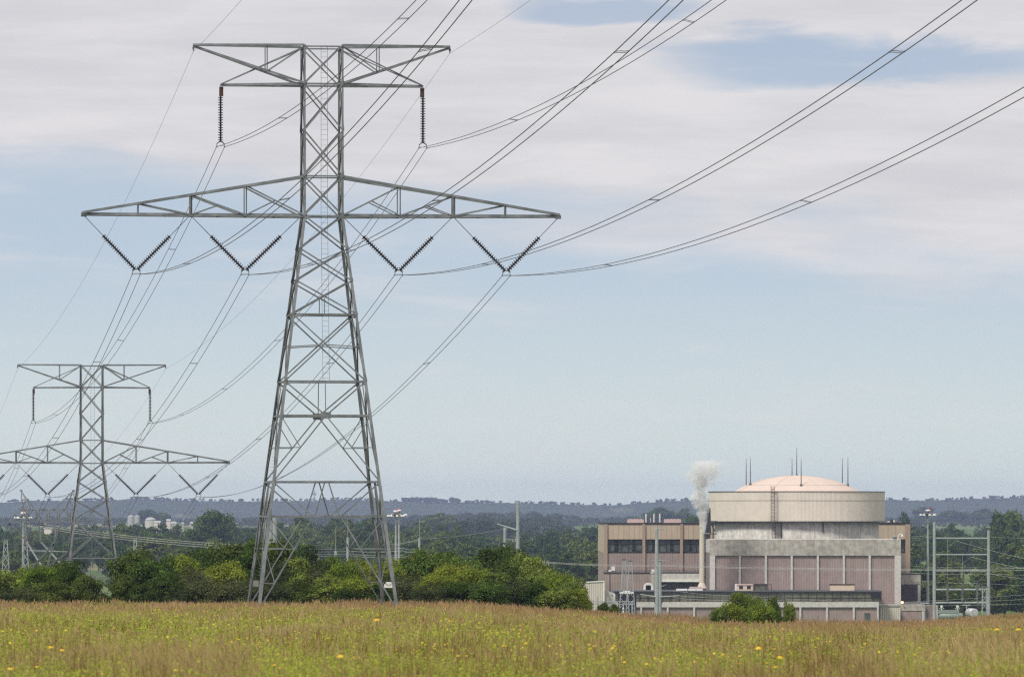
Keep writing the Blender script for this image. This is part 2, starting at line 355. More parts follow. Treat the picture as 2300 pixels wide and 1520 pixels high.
# ---------------------------------------------------------------- lattice pylon
S = 406.0 / F
def zz(y): return (1366 - y) * S
def half(y): return (43.5 if y <= 487 else 43.5 + (y - 487) * (155.5 - 43.5) / 878.) * S
def make_pylon(label):
    root = empty('lattice_pylon', (0, 0, 0), label, 'pylon', 'lattice pylons of the main power line')
    mt = M['steel']
    corners = [(-1, -1), (1, -1), (1, 1), (-1, 1)]
    def cor(k, y): a, b_ = corners[k % 4]; h = half(y); return Vector((a * h, b_ * h, zz(y)))
    # legs
    for k, (a, b_) in enumerate(corners):
        mb = MB()
        for y0, y1, wd in ((1374, 1083, .19), (1083, 858, .175), (858, 487, .16), (487, 300, .14), (300, 103, .12)):
            mb.angle(cor(k, y0), cor(k, y1), wd, (-a, 0, 0), (0, -b_, 0), .028)
        for y in (1160, 1083, 935, 858, 708, 487, 398, 192):
            c_ = cor(k, y); mb.box(c_.x - .16 if a > 0 else c_.x - .02, c_.x + .02 if a > 0 else c_.x + .16, c_.y + .0 * b_ - .012, c_.y + .012, c_.z - .22, c_.z + .2)
        if k == 0:
            for i in range(58): p = cor(0, 862 + i * 7.5); mb.tube(p + Vector((.02, .01, 0)), p + Vector((-.24, .01, 0)), .014, n=4)
        mb.build('leg', mt, root)
    # bracing of the four faces
    for k in range(4):
        k2 = (k + 1) % 4; side = (cor(k2, 500) - cor(k, 500)).normalized(); nrm = Vector((0, 0, 1)).cross(side)
        mb = MB(); A = lambda y: cor(k, y); B = lambda y: cor(k2, y)
        Cn = lambda y, u=0.0: (cor(k, y) + cor(k2, y)) / 2 + side * u * S
        def br(p, q, wd=.085, off=0.0): mb.angle(Vector(p) - nrm * off, Vector(q) - nrm * off, wd * .84, (0, 0, 1), nrm)
        for y0, y1 in ((105, 192), (192, 296), (296, 398), (398, 487), (487, 561), (561, 633), (633, 708)):
            br(A(y0), B(y1), .10); br(B(y0), A(y1), .10, .05)
        for y in (108, 192, 398, 487, 708, 858, 935, 1083, 1160): br(A(y), B(y), .13 if y in (935, 1083, 1160, 192) else .10)
        br(Cn(671), Cn(708), .06)
        br(A(708), B(858), .10); br(B(708), A(858), .10, .05); br(A(781), Cn(776), .07); br(Cn(776), B(781), .07)
        br(A(858), Cn(935), .10); br(B(858), Cn(935), .10); br(Cn(858), Cn(935), .06)
        mb.box(*sorted((Cn(935).x - .3, Cn(935).x + .3)) if k % 2 == 0 else (Cn(935).x - .015, Cn(935).x + .015),
               *((Cn(935).y - .015, Cn(935).y + .015) if k % 2 == 0 else (Cn(935).y - .3, Cn(935).y + .3)), Cn(935).z - .16, Cn(935).z + .22)
        br(Cn(935), A(1083), .09); br(Cn(935), B(1083), .09)
        for E in (A, B):
            sg = -1 if E is A else 1
            def on(y, ya, ua, yb, ub):      # point on a diagonal that runs from centre offset to leg
                f = (y - ya) / (yb - ya); return Cn(y, sg * (ua + (ub - ua) * f))
            hb = lambda y: half(y) / S
            dA = lambda y: on(y, 935, 0, 1083, hb(1083))
            br(E(1006), dA(1006), .06); br(E(935), dA(1006), .06); br(E(1083), E(1083) * .5 + dA(1006) * .5, .01)
            br(E(1083), Cn(1160, sg * 31), .09); br(Cn(1083, sg * 4), Cn(1160, sg * 27), .09); 
            dB = lambda y: on(y, 1160, 31, 1372, hb(1372))
            br(Cn(1160, sg * 31), E(1372), .10)
            br(E(1160), dB(1232), .07); br(E(1232), dB(1232), .07); br(E(1232), dB(1308), .06); br(E(1308), dB(1308), .06)
        mb.build('face_bracing', mt, root)
    # horizontal ring bracing inside the body
    for y in (487, 708, 935, 1160):
        mb = MB().angle(cor(0, y), cor(2, y), .07, (0, 0, 1)); mb.angle(cor(1, y) - Vector((0, 0, .03)), cor(3, y) - Vector((0, 0, .03)), .07, (0, 0, 1)); mb.build('plan_bracing', mt, root)
    # crossarms: far and near chords converge to the tip
    def ap(sg, px, y, f, yc=None):   # px offset from centre, f=-1 near, +1 far
        tipx = {'g': 290, 'u': 228, 'l': 540}[yc]
        d = half(400) * max(0.06, 1 - (px - 43.5) / (tipx - 43.5))
        return Vector((sg * px * S, f * d, zz(y)))
    for sg in (-1, 1):
        mb = MB()
        for f in (-1, 1):
            g = lambda px, y: ap(sg, px, y, f, 'g')
            nr = Vector((0, f, 0)); zv = (0, 0, 1)
            mb.angle(g(43.5, 105), g(290, 104), .13, zv, nr); mb.angle(g(288, 107), g(43.5, 190), .12, zv, nr)
            mb.angle(g(126, 105), g(126, 160), .06, (1, 0, 0), nr); mb.angle(g(43.5, 108), g(124, 162), .08, zv, nr)
        mb.angle(ap(sg, 126, 160, -1, 'g'), ap(sg, 126, 160, 1, 'g'), .06, (0, 0, 1)); mb.angle(ap(sg, 43.5, 190, -1, 'g'), ap(sg, 126, 162, 1, 'g'), .06, (0, 0, 1))
        mb.tube((sg * 289 * S, 0, zz(106)), (sg * 289 * S, 0, zz(118)), .03)
        mb.box(sg * 289 * S - .06, sg * 289 * S + .06, -.05, .05, zz(113), zz(108))
        mb.build('ground_wire_arm', mt, root)
        mb = MB()
        for f in (-1, 1):
            g = lambda px, y: ap(sg, px, y, f, 'u'); nr = Vector((0, f, 0)); zv = (0, 0, 1)
            mb.angle(g(43.5, 192), g(229, 194), .15, zv, nr); mb.angle(g(226, 191), g(43.5, 109), .075, zv, nr)
            for i, (u0, u1) in enumerate(((43.5, 105), (105, 165))): mb.angle(ap(sg, u0, 193, -f, 'u'), ap(sg, u1, 193, f, 'u'), .06, zv, nr)
        ua = mb.build('upper_crossarm', mt, root)
        mb = MB()
        for f in (-1, 1):
            g = lambda px, y: ap(sg, px, y, f, 'l'); nr = Vector((0, f, 0)); zv = (0, 0, 1)
            mb.angle(g(43.5, 487), g(539, 485), .19, zv, nr, .03); mb.angle(g(539, 481), g(43.5, 399), .14, zv, nr)
            tpy = lambda px: 399 + (px - 43.5) * (82. / 495.5)
            for px, wd in ((173, .07), (296, .12), (414, .07)): mb.angle(g(px, 486), g(px, tpy(px)), wd, (1, 0, 0), nr)
            for pa, pb, rd in ((173, 43.5, True), (296, 173, True), (414, 290, False)):
                mb.angle(g(pa, tpy(pa)), g(pb, 486), .09, zv, nr)
                if rd:
                    mp_ = (pa + pb) / 2; mb.angle(g(mp_, (tpy(pa) + 486) / 2), g(pa, 485), .07, zv, nr)
        for pa, pb in ((43.5, 108), (108, 173), (173, 235), (235, 296), (296, 355), (355, 414)):
            mb.angle(ap(sg, pa, 486, -1, 'l'), ap(sg, pb, 486, 1, 'l'), .07, (0, 0, 1)); mb.angle(ap(sg, pb, 486, -1, 'l'), ap(sg, pb, 486, 1, 'l'), .07, (0, 0, 1))
        mb.box(*sorted((sg * 528 * S, sg * 541 * S)), -.12, .12, zz(489), zz(481))
        mb.build('lower_crossarm', mt, root)
        # brown hanger under the tip of the upper arm
        MB().box(*sorted((sg * 222 * S, sg * 231 * S)), -.06, .06, zz(218), zz(197)).build('hanger_plate', M['rust'], root)
    # ladder on the near face, then on the left leg
    mb = MB(); lp = []
    for i in range(130):
        y = 108 + i * 5.8
        if y > 860: break
        lp.append(Vector((.05, -half(y) + .09, zz(y))))
    for a in (-.19, .19):
        for p, q in zip(lp[:-1], lp[1:]): mb.bar(p + Vector((a, 0, 0)), q + Vector((a, 0, 0)), .022, .022, (1, 0, 0))
    for p in lp[::2]: mb.tube(p + Vector((-.19, 0, 0)), p + Vector((.19, 0, 0)), .011, n=4)
    mb.build('ladder', mt, root)
    # insulators
    def string(p, q, link, nd):
        p = Vector(p); q = Vector(q); L = (q - p).length; d = (q - p) / L
        prof = []; a = link; pitch = (L - link) / nd
        for i in range(nd):
            b0 = a + i * pitch; prof += [(b0, .055), (b0 + pitch * .28, .045), (b0 + pitch * .36, .150), (b0 + pitch * .60, .155), (b0 + pitch * .70, .06)]
        prof.append((L, .035))
        o = MB().lathe(p, q, prof, 10).build('insulator_string', M['porcelain'], root, smooth=False)
        if link > .02: MB().tube(p, p + d * (link + .01), .022, n=5).build('link_rod', M['cable'], o)
    def yoke(cx_, y, n='yoke_plate'):
        c_ = Vector((cx_, 0, zz(y))); mb = MB()
        mb.bar(c_ + Vector((-.22, 0, -.10)), c_ + Vector((-.08, 0, .03)), .07, .03, (0, 0, 1)).bar(c_ + Vector((-.09, 0, .03)), c_ + Vector((.09, 0, .03)), .07, .03, (0, 0, 1)).bar(c_ + Vector((.08, 0, .03)), c_ + Vector((.22, 0, -.10)), .07, .03, (0, 0, 1))
        for s_ in (-1, 1):
            mb.tube(c_ + Vector((s_ * .22, 0, -.07)), c_ + Vector((s_ * .22, 0, -.26)), .022, n=6)
            mb.lathe(c_ + Vector((s_ * .235, -.16, -.27)), c_ + Vector((s_ * .235, .16, -.27)), [(0, .02), (.1, .045), (.22, .045), (.32, .02)], 6)
        mb.bar(c_ + Vector((-.22, 0, -.22)), c_ + Vector((.22, 0, -.22)), .02, .02, (0, 0, 1))
        mb.build(n, M['steel'], root)
        return [c_ + Vector((s_ * .235, 0, -.27)) for s_ in (-1, 1)]
    att = []
    for sg in (-1, 1):
        string((sg * 228 * S, 0, zz(217)), (sg * 228 * S, 0, zz(319)), .03, 18); att.append(yoke(sg * 228 * S, 321))
        string((sg * 533 * S, 0, zz(488)), ((sg * 420) * S, 0, zz(606)), 1.55, 18); string((sg * 300 * S, 0, zz(489)), (sg * 414 * S, 0, zz(606)), 1.55, 18)
        att.append(yoke(sg * 417 * S, 607))
        string((sg * 292 * S, 0, zz(489)), ((sg * 176) * S, 0, zz(606)), 1.55, 18); string((sg * 50 * S, 0, zz(489)), (sg * 170 * S, 0, zz(606)), 1.55, 18)
        att.append(yoke(sg * 173 * S, 607))
        att.append([Vector((sg * 289 * S, 0, zz(118)))])
    # warning sign between the right legs, back of another one by the left leg
    sx = (874 - 738) * S; sy = -half(1312) + .02
    sg_ = empty_child('warning_sign', root, (sx, sy - .06, zz(1312)))
    MB().box(-.26, .26, -.01, .01, -.15, .06).build('text_panel', M['signwhite'], sg_)
    mb = MB(); mb.lathe((0, -.012, .13), (0, .012, .13), [(0, 1), (.024, 1)], 24)
    mb.v = [(x * .19, y, .13 + (z - .13) * .062) for x, y, z in mb.v]; mb.build('oval_panel', M['signwhite'], sg_)
    MB().box(-.26, .26, .015, .03, .05, .21).build('header_panel', M['black'], sg_)
    for y, wd in ((.02, .17), (-.03, .13)): MB().box(-wd, wd, -.016, -.012, y - .012, y + .012).build('lettering', M['signgrey'], sg_)
    mb = MB()
    for a in (-.265, .265): mb.box(a - .012, a + .012, .02, .04, -.16, .23)
    mb.box(-.45, .62, .03, .05, .14, .165).build('sign_bracket', M['steel'], sg_)
    MB().box(-(738 - 612) * S - .62, -(738 - 612) * S - .12, half(1312) - .10, half(1312) - .08, zz(1318), zz(1304)).build('sign_back', M['signgrey'], root)
    return root, att
def empty_child(name, parent, loc):
    o = bpy.data.objects.new(name, None); COL.objects.link(o); o.parent = parent; o.location = loc; o.empty_display_size = .2; return o

py1, att = make_pylon('tall galvanised lattice pylon standing in the meadow, nearest and largest one')
DX, DY = 31.6, -300.0
ROT = R(6.6)
T1 = Vector((X(723, 406), 406, Z(1366, 406)))
T2 = Vector((X(206, 706), 706, 0)); T2.z = Z(1040, 706) - zz(487)
T0 = T1 + Vector((31.6, -300, 9.4)); T3 = T2 + Vector((-31.6, 300, -10))
py1.location = T1; py1.rotation_euler.z = ROT
py2 = copy_tree(py1); py2.location = T2; py2['label'] = 'second lattice pylon farther off at left, rising behind the bushes'
mr = Matrix.Rotation(ROT, 3, 'Z')
def cat(a, b_, sag, n=48): return [a.lerp(b_, i / n) - Vector((0, 0, 4 * sag * (i / n) * (1 - i / n))) for i in range(n + 1)]
names = ['upper left insulator', 'outermost left V insulator', 'inner left V insulator', 'left tip',
         'upper right insulator', 'outermost right V insulator', 'inner right V insulator', 'right tip']
spans = [(T1, T0, 5.0, 3.0, 'rising right from the %s of the nearest pylon', .30),
         (T1, T2, 3.6, 2.4, 'descending from the %s of the nearest pylon', .5),
         (T2, T3, 4.6, 3.0, 'leaving the %s of the second pylon', .4)]
for a, b_, sag, sag2, txt, sf in spans:
    for nm, pts in zip(names, att):
        if len(pts) == 2:
            r = empty('conductor_bundle', a + mr @ ((pts[0] + pts[1]) / 2), 'twin power conductors ' + txt % nm, 'power line', 'twin conductors of the main line')
            o = r.location.copy(); paths = []
            for p in pts:
                pa = [q - o for q in cat(a + mr @ p, b_ + mr @ p, sag + random.uniform(-.1, .1))]; paths.append(pa)
                MB().path(pa, .0175, 6).build('conductor', M['cable'], r)
            for fr in (.17, .40, .62, .83):
                i = int(fr * 48); A_, B_ = paths[0][i], paths[1][i]; dv = (paths[0][i + 1] - A_).normalized() * .45
                mb = MB(); md = (A_ + B_) / 2
                for s_ in (0, 1): mb.path([A_ + dv * s_, A_.lerp(B_, .3) + dv * (s_ + .2), A_.lerp(B_, .7) + dv * (s_ - .2), B_ + dv * s_], .012, 4)
                mb.build('spacer', M['cable'], r)
        else:
            o = a + mr @ pts[0]; pa = [q - o for q in cat(o, b_ + mr @ pts[0], sag2)]
            e = MB().path(pa, .0085, 5).build('ground_wire', M['cable']); e.location = o
            tag(e, 'thin ground wire ' + txt % nm, 'ground wire', 'ground wires of the main line')
# ---------------------------------------------------------------- waist-type lattice tower of another line
def make_portal():
    Y = 1000.; r = empty('waist_tower', (X(100, Y), Y, VZ), 'squat lattice tower with two pointed peaks seen behind the second pylon', 'pylon')
    o = r.location; q = lambda px, py, d=0.: P(px, py, Y) + Vector((0, d, 0)) - o
    sx = 26
    mb = MB()
    for d, ox in ((0, 0), (2.4, 3)):
        mb.angle(q(47 + ox, 1143, d), q(164 + ox, 1143, d), .13, (0, 0, 1)); mb.angle(q(20 + ox, 1172, d), q(166 + ox, 1172, d), .15, (0, 0, 1))
        mb.angle(q(47 + ox, 1143, d), q(20 + ox, 1172, d), .1, (0, 0, 1))
        for i in range(5):
            x0 = 47 + i * 23.4; mb.angle(q(x0 + ox, 1143, d), q(x0 + 23.4 + ox, 1172, d), .11, (0, 0, 1)); mb.angle(q(x0 + 23.4 + ox, 1143, d), q(x0 + ox, 1172, d), .11, (0, 0, 1))
            mb.angle(q(x0 + 11.7 + ox, 1143, d), q(x0 + 11.7 + ox, 1172, d), .06, (1, 0, 0))
    for i in range(6): mb.angle(q(47 + i * 23, 1143, 0), q(50 + i * 23, 1143, 2.4), .08, (0, 0, 1))
    mb.build('bridge_truss', M['steel'], r)
    for (a, b1, b2, b3) in ((46, 47, 66, 72), (164, 165, 144, 122)):
        mb = MB()
        for d, ox in ((0, 0), (2.4, 2)):
            mb.angle(q(a, 1101, 1.2), q(b1 + ox, 1143, d), .08, (0, 1, 0)); mb.angle(q(a, 1101, 1.2), q(b2 + ox, 1143, d), .13, (0, 1, 0)); mb.angle(q(a, 1101, 1.2), q(b3 + ox, 1143, d), .07, (0, 1, 0))
            mb.angle(q(b1, 1122, d * .5 + .6), q((a + b2) / 2, 1122, d * .5 + .6), .06, (0, 0, 1)); mb.angle(q((a + b2) / 2, 1122, d * .5 + .6), q(b1, 1143, d), .06, (0, 0, 1))
        mb.box(q(a, 1101).x - .2, q(a, 1101).x + .2, 1.1, 1.3, q(a, 1101).z - .1, q(a, 1101).z + .1)
        mb.build('peak', M['steel'], r)
    for L in ([(54, 1172), (58, 1215), (92, 1270), (100, 1300)], [(70, 1172), (58, 1215)], [(122, 1172), (124, 1210)], [(137, 1172), (118, 1225), (105, 1275), (100, 1300)], [(121, 1220), (77, 1268), (50, 1300)],
              [(84, 1172), (88, 1216), (112, 1242), (137, 1270), (160, 1300)], [(160, 1172), (150, 1270), (148, 1310)], [(150, 1239), (118, 1262), (88, 1300)], [(62, 1236), (150, 1239)]):
        mb = MB(); dz = 2.4 if L[0][0] in (84, 150, 62, 160) else 0
        for a, b_ in zip(L[:-1], L[1:]): mb.angle(q(*a, dz), q(*b_, dz), .24 if len(L) > 2 else .15, (1, 0, 0))
        (x0, y0), (x1, y1) = L[-2:]
        if y1 >= 1300: mb.angle(q(x1, y1, dz), Vector((q(x1 + (x1 - x0) * .8, y1, dz).x, dz, -.2)), .17, (1, 0, 0))
        mb.build('leg', M['steel_pale'], r)
    for x, y in ((21, 1178), (95, 1179)):
        MB().tube(q(x, 1173), q(x, 1178), .08).box(q(x, y).x - .4, q(x, y).x + .4, -.1, .1, q(x, y).z - .06, q(x, y).z + .06).build('clamp', M['porcelain'], r)
    return r
make_portal()

def lattice_mast(px, ytop, ybot, Y, wt, wb, label, group=None, top=True):
    """four-legged tapering lattice mast, real base at the valley floor"""
    base = Vector((X(px, Y), Y, float(ground(X(px, Y), Y)))); H = Z(ytop, Y) - base.z; r = empty('lattice_mast', base, label, 'lattice mast', group)
    w_ = lambda z: wt + (wb - wt) * (1 - z / H); cs = [(-1, -1), (1, -1), (1, 1), (-1, 1)]
    for a, b_ in cs: MB().angle((a * w_(0) / 2, b_ * w_(0) / 2, -.2), (a * w_(H) / 2, b_ * w_(H) / 2, H), .11, (-a, 0, 0), (0, -b_, 0)).build('leg', M['steel_pale'], r)
    mb = MB(); z = H; 
    while z > 1:
        z2 = max(0, z - w_(z) * 1.15 - .5)
        for k in range(4):
            a, c = cs[k], cs[(k + 1) % 4]; p = lambda s, z_: Vector((s[0] * w_(z_) / 2, s[1] * w_(z_) / 2, z_))
            mb.angle(p(a, z), p(c, z2), .07, (0, 0, 1)); mb.angle(p(c, z), p(a, z2), .07, (0, 0, 1))
        z = z2
    mb.build('lattice_bracing', M['steel_pale'], r)
    if top: MB().box(-wt * .9, wt * .9, -wt * .6, wt * .6, H - .05, H + .18).build('top_cap', M['steel_dark'], r)
    return r
lattice_mast(13, 1211, 0, 1120, .5, 3.2, 'short lattice mast at the far left edge above the bushes')
lattice_mast(57, 1208, 0, 1090, .5, 3.0, 'short lattice mast in front of the two-peaked tower')
lattice_mast(304, 1209, 0, 1120, .4, 2.6, 'short lattice mast rising behind the bush right of the second pylon')
lattice_mast(1402, 1257, 0, 1330, .45, 2.9, 'slim lattice mast in front of the mauve building, left one of the pair')
lattice_mast(1416, 1260, 0, 1300, .45, 2.7, 'slim lattice mast in front of the mauve building, right one of the pair')
lattice_mast(1221, 1258, 0, 1350, .4, 1.6, 'small lattice mast just right of the dark green bush top')
lattice_mast(1230, 1262, 0, 1345, .4, 1.6, 'small lattice mast holding wires left of the cream shed')
lattice_mast(2211, 1318, 0, 1345, .8, 1.1, 'narrow lattice mast beside the right pole of the steel gantry')

def pole(px, ytop, Y, r0, r1, label, name='steel_pole', group=None, arms=(), m_='steel_pale'):
    base = Vector((X(px, Y), Y, float(ground(X(px, Y), Y)))); H = Z(ytop, Y) - base.z; r = empty(name, base, label, 'pole', group)
    MB().lathe((0, 0, -.2), (0, 0, H), [(0, r0), (H * .5, (r0 + r1) / 2), (H * .5, (r0 + r1) / 2 + .03), (H * .5 + .15, (r0 + r1) / 2 + .03), (H * .5 + .15, (r0 + r1) / 2), (H + .2, r1)], 14).build('shaft', M[m_], r, smooth=False)
    for (x0, y0, x1, y1, rr) in arms:
        p = P(x0, y0, Y - r1) - base; q = P(x1, y1, Y - r1) - base
        MB().tube(p, q, rr, rr * .6).build('arm', M['steel_pale'], r)
        for k in (.12, .5, .95):
            c = p.lerp(q, k)
            if len(arms) > 1 and abs(x1 - x0) > 20: MB().lathe(c, c - Vector((0, 0, 1.2)), [(0, .03), (.1, .12), (.3, .06), (.5, .12), (.7, .06), (.9, .12), (1.2, .03)], 8).build('insulator', M['porcelain'], r)
    return r
pole(1163, 1124, 1180, .42, .26, 'tall weathered pole with a slanting arm right of the big bushes', arms=((1161, 1190, 1116, 1176, .16),))
pole(1134, 1184, 1190, .30, .26, 'short pole left of the tall weathered pole', arms=((1134, 1211, 1162, 1211, .05),))
pole(1475, 1181, 1300, .52, .28, 'tall grey steel pole in front of the mauve building', arms=((1476, 1187, 1491, 1187, .10), (1475, 1340, 1437, 1334, .14)))
pole(1481.5, 1257, 1310, .50, .34, 'shorter grey steel pole touching the tall one before the mauve building', arms=((1481, 1258, 1463, 1257.5, .10), (1481, 1258, 1498, 1257.5, .10), (1482, 1340, 1527, 1337, .14), (1482, 1318, 1497, 1312, .07)))
pole(942, 1207, 1150, .36, .18, 'thin pole with a whip mast between the bushes and the floodlights', arms=((942.5, 1207, 942.5, 1165, .05),))
pole(607, 1152, 1000, .55, .34, 'thick grey pole seen through the left leg of the big pylon, left one of two')
pole(616.5, 1160, 1010, .50, .38, 'thick grey pole seen through the left leg of the big pylon, right one of two')
pole(781, 1206, 1150, .34, .22, 'grey pole seen between the legs of the big pylon, right of its twin', arms=((781, 1207, 781, 1160, .04),))
pole(754, 1236, 1150, .34, .24, 'lower grey pole seen between the legs of the big pylon', arms=((754, 1236, 754, 1180, .04),))

def high_mast(px, ytop, Y, label, red=True):
    base = Vector((X(px, Y), Y, VZ)); H = Z(ytop, Y) - base.z; r = empty('floodlight_mast', base, label, 'floodlight mast', 'high floodlight masts')
    MB().lathe((0, 0, 0), (0, 0, H), [(0, .42), (H * .35, .33), (H * .7, .25), (H, .16)], 12).build('shaft', M['steel_pale'], r)
    MB().lathe((0, 0, H - .6), (0, 0, H + .1), [(0, .3), (.25, 1.3), (.32, 1.3), (.4, .4), (.7, .3)], 16).build('lamp_ring', M['steel_dark'], r)
    for k in range(8):
        a = k * math.pi / 4 + .2; c = Vector((1.65 * math.cos(a), 1.65 * math.sin(a), H - .55))
        MB().lathe(c + Vector((0, 0, -.16)), c + Vector((0, 0, .2)), [(0, .33), (.12, .31), (.36, .14)], 10).build('floodlight', M['white'], r)
    MB().lathe((0, 0, H + .2), (0, 0, H + 1.0), [(0, .5), (.2, .6), (.42, .4)], 14).build('winch_cap', M['white'], r)
    if red: MB().lathe((.25, 0, H + .6), (.25, 0, H + 1.0), [(0, .15), (.2, .17), (.4, .08)], 10).build('warning_light', M['redp'], r)
high_mast(889, 1152, 1500, 'floodlight mast right of the big pylon, nearer one of the close pair')
high_mast(896, 1150, 1560, 'floodlight mast right of the big pylon, right one of the close pair')
high_mast(2084, 1150, 1560, 'lone floodlight mast right of the power station')
high_mast(52, 1156, 1450, 'floodlight mast whose white lamps show through the two-peaked tower')

# steel dead-end frame at the right
Y = 1350.
r = empty('substation_gantry', (X(2159, Y), Y, VZ), 'grey tubular steel gantry of two posts and five crossbars at the right', 'gantry'); o = r.location
for px, yt, lb in ((2098.5, 1172, None), (2220.5, 1190, None)):
    p = P(px, yt, Y) - o; b0 = Vector((p.x, 0, -.2))
    MB().lathe(b0, p, [(0, .36), ((p - b0).length * .45, .33), ((p - b0).length * .45, .37), ((p - b0).length * .46, .37), ((p - b0).length * .46, .32), ((p - b0).length, .27)], 12).build('post', M['steel_pale'], r)
for y, rr in ((1208.5, .13), (1245, .13), (1281.5, .13), (1323.5, .2), (1353, .2)):
    MB().tube(P(2101, y, Y) - o, P(2218, y, Y) - o, rr, n=10).build('crossbar', M['steel_pale'], r)
for px in (2128, 2161.5, 2194.5):
    MB().box(P(px - 2, 0, Y).x - o.x, P(px + 2, 0, Y).x - o.x, -.35, -.21, P(0, 1350, Y).z - o.z, P(0, 1307, Y).z - o.z).build('switch_post', M['steel_dark'], r)
    MB().tube(P(px, 1307, Y - .3) - o, P(px, 1303, Y - .3) - o, .1).build('insulator', M['porcelain'], r)

# tanks and switchgear
Y = 1400.
r = empty('horizontal_tank', (X(2136, Y), Y, VZ), 'pale green horizontal tank beside the mauve annex', 'tank')
o = r.location; z0 = Z(1383, Y) - VZ; x0 = X(2108, Y) - o.x; x1 = X(2164, Y) - o.x; L = x1 - x0
MB().lathe((x0, 0, z0), (x1, 0, z0), [(0, .2), (.15, .5), (.4, .68), (L - .4, .68), (L - .12, .45), (L, .1)], 16).build('shell', M['green'], r, smooth=True)
MB().box(x0, x1 - .9, -.5, 1.2, z0 + .55, z0 + 1.25).build('cooler_box', M['green'], r)
for f in (.2, .75):
    MB().box(x0 + L * f - .2, x0 + L * f + .2, -.4, .4, 0, z0 - .4).build('saddle', M['steel_dark'], r)
for px in (2115, 2151):
    xx = X(px, Y) - o.x
    MB().lathe((xx, 0, z0 + 1.2), (xx, 0, Z(1361, Y) - VZ), [(0, .12), (.5, .12), (.55, .3), (.9, .3), (1.0, .12), (Z(1361, Y) - VZ - z0 - 1.2, .1)], 10).box(xx - .5, xx + .5, -.05, .05, Z(1366, Y) - VZ - .05, Z(1366, Y) - VZ + .05).build('bushing', M['white'], r)
Y = 1380.
r = empty('round_tank', (X(2186, Y), Y, VZ), 'round silver tank end right of the green tank', 'tank'); z0 = Z(1376, Y) - VZ
MB().lathe((-.5, 3, z0), (0.1, -1, z0), [(0, .93), (3.9, .93), (4.0, .80), (4.05, .78)], 24).build('shell', M['silver'], r, smooth=False)
MB().box(-.7, -.4, -.8, 2.5, 0, z0 - .6).box(.4, .7, -.8, 2.5, 0, z0 - .6).build('cradle', M['steel_dark'], r)
for px, yt, nm in ((2171, 1357, 'low pipe post between the green tank and the round tank'), (2076, 1352, 'thin pipe post left of the floodlight mast foot')):
    p = Vector((X(px, 1390), 1390, VZ)); rr = empty('pipe_post', p, nm, 'post'); MB().tube((0, 0, 0), (0, 0, Z(yt, 1390) - VZ), .12).build('post', M['steel_pale'], rr); MB().box(-.8, .8, -.06, .06, Z(yt, 1390) - VZ - .2, Z(yt, 1390) - VZ).build('bracket', M['steel_pale'], rr)

# ---------------------------------------------------------------- the power station
def wallbox(mb, x0, x1, yt, yb, Y, d=.3, dy=0.0):
    """panel from photo columns x0..x1 and rows yt..yb at distance Y, thickness d behind it"""
    mb.box(X(x0, Y), X(x1, Y), Y + dy, Y + dy + d, Z(yb, Y) if yb else VZ - .2, Z(yt, Y)); return mb
def bld(name, label, cat_, x, Y, z=VZ): return empty(name, (x, Y, z), label, cat_)
def rel(o, r): # move a mesh built in world coordinates under root r
    o.parent = r; o.matrix_parent_inverse = Matrix.Translation(-r.location); return o
# turbine hall (far block)
YB = 1552.
r = bld('turbine_hall', 'long beige and mauve turbine hall behind the round containment building', 'building', X(1700, YB), YB)
mb = MB(); x0, x1 = X(1357, YB), X(2044.5, YB); zt = Z(1176.5, YB)
mb.box(x0, x1, YB + .4, YB + 110, VZ - .2, Z(1242, YB) )
rel(mb.build('lower_wall', M['purple'], None), r)
rel(MB().box(x0, x1, YB + 1.5, YB + 110, Z(1242, YB), Z(1210.5, YB)).build('window_band', M['frame'], None), r)
rel(MB().box(x0 - .06, x0 + .3, YB + .9, YB + 109, Z(1242, YB) + .01, Z(1210.5, YB) - .01).build('side_cladding', M['beige'], None), r)
mb = MB().box(x0, x1, YB + .4, YB + 110, Z(1210.5, YB), zt); mb.m = 1
for px in list(range(1377, 1440, 12)) + list(range(1461, 1527, 12)) + list(range(1546, 1590, 12)) + [1995, 2012]:
    mb.box(X(px, YB) - .035, X(px, YB) + .035, YB + .37, YB + .43, Z(1210, YB), zt)
rel(mb.build('upper_wall', [M['beige'], M['tan']], None), r)
rel(MB().box(x0 - .15, x1 + .15, YB + .2, YB + 110.2, zt, zt + .28).build('roof', M['black'], None), r)
for a, b_ in ((1357, 1364.5), (1443, 1449.5), (1527.5, 1534), (2033.5, 2044.5)):
    rel(wallbox(MB(), a, b_, 1176.5, 0, YB, .45, -.05).build('pilaster', M['tan'], None), r)
